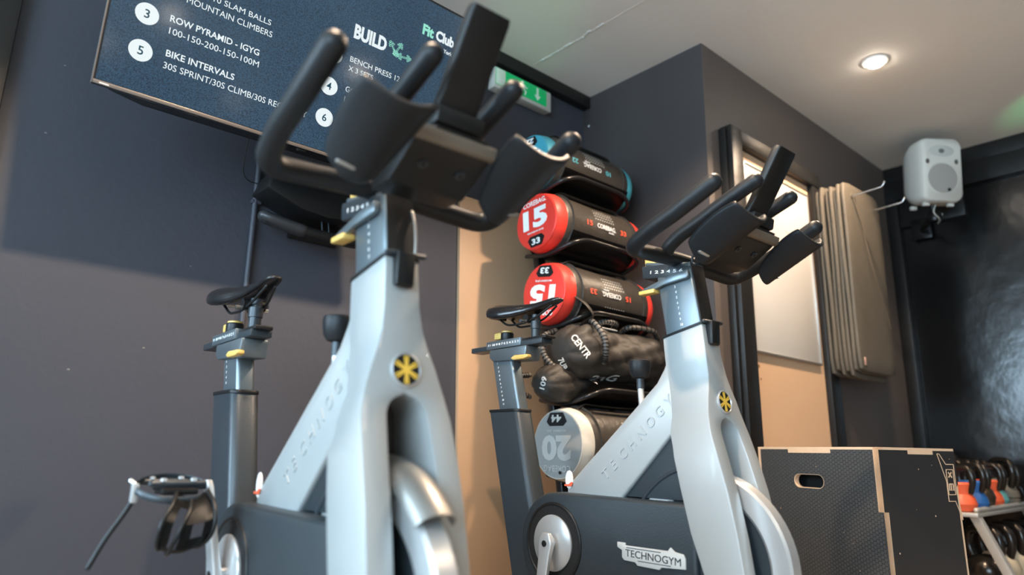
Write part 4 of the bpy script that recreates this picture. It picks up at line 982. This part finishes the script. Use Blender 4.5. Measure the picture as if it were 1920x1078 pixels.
def make_bag(label, zc, x0, L, r, capm, bandm, accent, num, lbs, roll, prt, dotm=greyprint):
    yc = by(zc)
    T = thing('weight_bag', label, 'weight bag', (0, yc, zc), group='cylindrical weight bags on the rack')
    x1 = x0+L
    obj('barrel', lathe([(r-.004, x0+.056), (r, x0+.062), (r+.001, x0+.12), (r-.002, (x0+x1)/2), (r+.001, x1-.10), (r, x1-.052), (r-.004, x1-.046)], 'x', 48, smooth=50), bagblack, T)
    e = obj('end_cap', lathe([(.002, x0-.003), (r*.55, x0-.002), (r*.86, x0+.001), (r*.91, x0+.004), (r*.915, x0+.0065), (r*.96, x0+.022), (r-.001, x0+.045), (r-.003, x0+.058)], 'x', 56, smooth=55), bandm, T)
    obj('end_face', lathe([(.002, x0-.0042), (r*.55, x0-.0034), (r*.885, x0+.0005), (r*.89, x0+.004)], 'x', 56, smooth=60), capm, e)
    obj('end_cap', lathe([(r-.003, x1-.048), (r-.001, x1-.036), (r*.95, x1-.012), (r*.88, x1), (.002, x1+.001)], 'x', 48, smooth=55), bandm, T)
    obj('seam', tube([(x0+.0045, r*.905*math.cos(a), r*.905*math.sin(a)) for a in [2*PI*k/56 for k in range(56)]], .0022, 6, closed=True), bandm, e)
    fl = abs(roll) > 90
    end_text(num, r*1.10, r*.68, 0, r*.10, prt, e, x0-.0045, .05, roll)
    end_text('COREBAG.', r*1.05, r*.17, 0, r*.64, prt, e, x0-.0035, .015, roll)
    end_text('KILOGRAM (KG)', r*.72, r*.075, 0, -r*.36, prt, e, x0-.0045, .02, roll)
    hexp = [(-r*.38, -r*.60), (-r*.24, -r*.84), (r*.24, -r*.84), (r*.38, -r*.60), (r*.26, -r*.48), (-r*.26, -r*.48)]
    me = flat2d([hexp], .0012); me.transform(Matrix.Rotation(math.radians(roll), 4, 'Z')); me.transform(frame_m((x0-.0028, 0, 0), (0, -1, 0), (0, 0, 1)))
    hx = obj('weight_patch', me, black, e)
    end_text(lbs, r*.38, r*.20, 0, -r*.68, prt, e, x0-.0046, .03, roll)
    # barrel print: facing the viewer (-y, slightly up)
    base = 176; xm = (x0+x1)/2
    f = -1 if fl else 1
    wrap_text('COREBAG.', .115, .020, xm+.015*f, base, (x0, yc, zc), r, prt, T, .012, fl)
    wrap_text(num, .032, .022, xm-.088*f, base, (x0, yc, zc), r, accent, T, .02, fl)
    wrap_text(lbs, .038, .022, xm+.122*f, base, (x0, yc, zc), r, accent, T, .02, fl)
    wrap_text('GLOBAL', .034, .006, xm+.045*f, base+(8 if not fl else -8), (x0, yc, zc), r, prt, T, .02, fl)
    dots(xm-.045, xm+.065, 9, 143, 4, r, T, dotm); dots(xm-.045, xm+.065, 9, 200, 3, r, T, dotm)
    for x in (x0+.085, x1-.085): obj('stitched_band', tube([(x, (r+.001)*math.cos(a), (r+.001)*math.sin(a)) for a in [2*PI*k/40 for k in range(40)]], .0035, 6, closed=True, flat=(.6, 2.6)), bagblack, T)
    # web handle on top and a loose strap at the front
    obj('handle', tube(fillet([(x0+.07, -.03, r*.96), (x0+.10, -.035, r+.012), (xm, -.04, r+.008), (x1-.10, -.035, r+.012), (x1-.07, -.03, r*.96)], .02), .010, 8, flat=(.35, 1.3)), nylon, T)
    return T
B2 = make_bag('red and black weight bag marked 15, its number upright, second from the top', 1.480, 1.795, .545, .125, redm, redm, redprint, '15', '33', 4, white)
B3 = make_bag('red and black weight bag marked 15 lying upside down, third from the top', 1.180, 1.795, .545, .125, redm, redm, redprint, '15', '33', 172, white)
B1 = make_bag('teal and black weight bag marked 10 on the topmost cradle', 1.757, 1.795, .545, .118, tealm, tealm, tealprint, '10', '22', 176, white)
B5 = make_bag('grey weight bag marked 20 lying upside down on the lowest cradle', .608, 1.785, .560, .132, greyv, creamv, greyprint, '20', '44', 180, mat('pale_print', (.56, .56, .53), .5))
for b_, z_ in ((B3, -1), (B5, 0)):
    pass
obj('loose_strap', tube(catmull([(1.86, -.118, -.03), (1.87, -.155, -.06), (1.90, -.16, -.10), (1.86, -.14, -.135)]), .012, 8, flat=(.3, 1.6)), nylon, B3)
obj('fill_port', lathe([(.006, 1.7795), (.006, 1.782), (.003, 1.783)], 'x', 12, (0, -.018, -.098)), vent, B5)
# soft sandbags
def sandbag(label, zc, yc, x0, L, r, seed, squash):
    random.seed(seed); T = thing('sandbag', label, 'sandbag', (0, yc, zc), group='soft black sandbags on the rack')
    ph = [random.uniform(0, 6.28) for _ in range(8)]
    secs = []; n = 72; m = 60
    for i in range(m+1):
        t = i/m; x = x0+L*t; e = min(1, math.sin(min(t, 1-t)*PI*3.2 if min(t, 1-t) < .156 else PI/2)); rr = r*(.55+.45*e) if i not in (0, m) else r*.45
        ring = []
        for j in range(n):
            a = 2*PI*j/n
            wv = 1+.04*math.sin(3*a+ph[0]+t*5)+.035*math.sin(11*t+ph[1]+2*a)+.045*abs(math.sin(13*t+ph[2]+3*a))+.04*abs(math.sin(21*t-a*4+ph[3]))-.06*abs(math.sin(7*t+5*a+ph[4]))**6
            y = rr*wv*math.cos(a); z = rr*wv*math.sin(a)*squash
            z = max(z, -r*.86)
            ring.append((x, y, z))
        secs.append(ring)
    obj('bag_body', loft(secs, smooth=70), nylon, T)
    return T
S1 = sandbag('black sandbag with looped handles and white CENTR lettering, on the fourth cradle', .945, 1.762, 1.795, .56, .118, 4, .93)
S2 = sandbag('smaller black sandbag numbered 109, squeezed below the CENTR bag', .826, 1.795, 1.735, .50, .080, 8, .96)
obj('label_patch', prism([(-.072, .096), (-.050, .104), (-.052, .107), (-.075, .099)], 1.95, 2.05, .0, 2, 'x'), white, S1)
from mathutils.bvhtree import BVHTree
def cloth_text(s_, w_, h_, bag, p0, p1, m, nrm, bold=.02, off=.003, shear=0):
    """flat lettering laid on the cloth between two world points, facing nrm"""
    body = [c for c in bag.children if c.name.startswith('bag_body')][0].data
    bv = BVHTree.FromPolygons([v.co.copy() for v in body.vertices], [tuple(p.vertices) for p in body.polygons])
    o_ = bag.location; nrm = Vector(nrm).normalized(); a_ = Vector(p0)-o_; b_ = Vector(p1)-o_
    def hit(p):
        r = bv.ray_cast(p+nrm*.4, -nrm); return r[0] if r[0] else p
    ux = (b_-a_); uy = nrm.cross(ux).normalized(); me = text_fit(s_, ux.length, h_, bold, .001, shear)
    M = frame_m(a_-uy*h_/2, ux, uy); N2 = (M.to_3x3() @ Vector((0, 0, 1))).normalized()
    if N2.dot(nrm) < 0: N2 = -N2
    for v in me.vertices:
        z = v.co.z; p = M @ Vector((v.co.x, v.co.y, 0)); h_2 = bv.ray_cast(p+nrm*.4, -nrm)
        v.co = (h_2[0] if h_2[0] and (h_2[0]-p).length < .09 else p)+nrm*(off*.6+z)
    return obj('cloth_lettering', me, m, bag)
def ribbed(P, parent, r=.0105):
    o = obj('looped_handle', tube(catmull(P, 8), r, 10), mat('grey_rubber_hose', (.10, .09, .08), .45), parent)
    pts = catmull(P, 10); bm = bmesh.new()
    for i in range(2, len(pts)-2, 2):
        d_ = (pts[i+1]-pts[i-1]).normalized(); tube([pts[i]-d_*.002, pts[i]+d_*.002], r*1.22, 8, 'flat', bm=bm)
    k = obj('handle_ribs', finish(bm, 30), black, o); k['kind'] = 'stuff'
ribbed([(1.83, .05, .085), (1.775, .06, .055), (1.765, .045, -.01), (1.785, .01, -.06), (1.83, -.02, -.085)], S1)
ribbed([(1.90, -.03, .105), (1.89, -.085, .112), (1.895, -.135, .05), (1.90, -.140, -.01), (1.92, -.115, -.04)], S1)
ribbed([(1.98, -.02, .112), (1.99, -.055, .128), (2.05, -.06, .128), (2.08, -.03, .115)], S1)
ribbed([(2.14, -.02, .112), (2.15, -.06, .126), (2.28, -.07, .126), (2.34, -.05, .100)], S1)
ribbed([(1.735, .055, .03), (1.695, .065, .02), (1.69, .065, -.03), (1.735, .055, -.05)], S2, .0085)

VN = (-.73, -.67, -.15)
cloth_text('CENTR', .115, .026, S1, (1.80, 1.692, .995), (1.80, 1.612, .908), white, VN, .02, .006)
cloth_text('7UR', .050, .022, S1, (1.80, 1.756, .916), (1.80, 1.729, .872), white, VN, .02, .005)
cloth_text('2nG', .120, .026, S1, (1.872, 1.64, .832), (2.015, 1.64, .846), greyprint, (-.3, -.9, -.25), .02, .006, .35)
cloth_text('109', .050, .020, S2, (1.74, 1.790, .802), (1.74, 1.776, .846), white, VN, .02, .005)
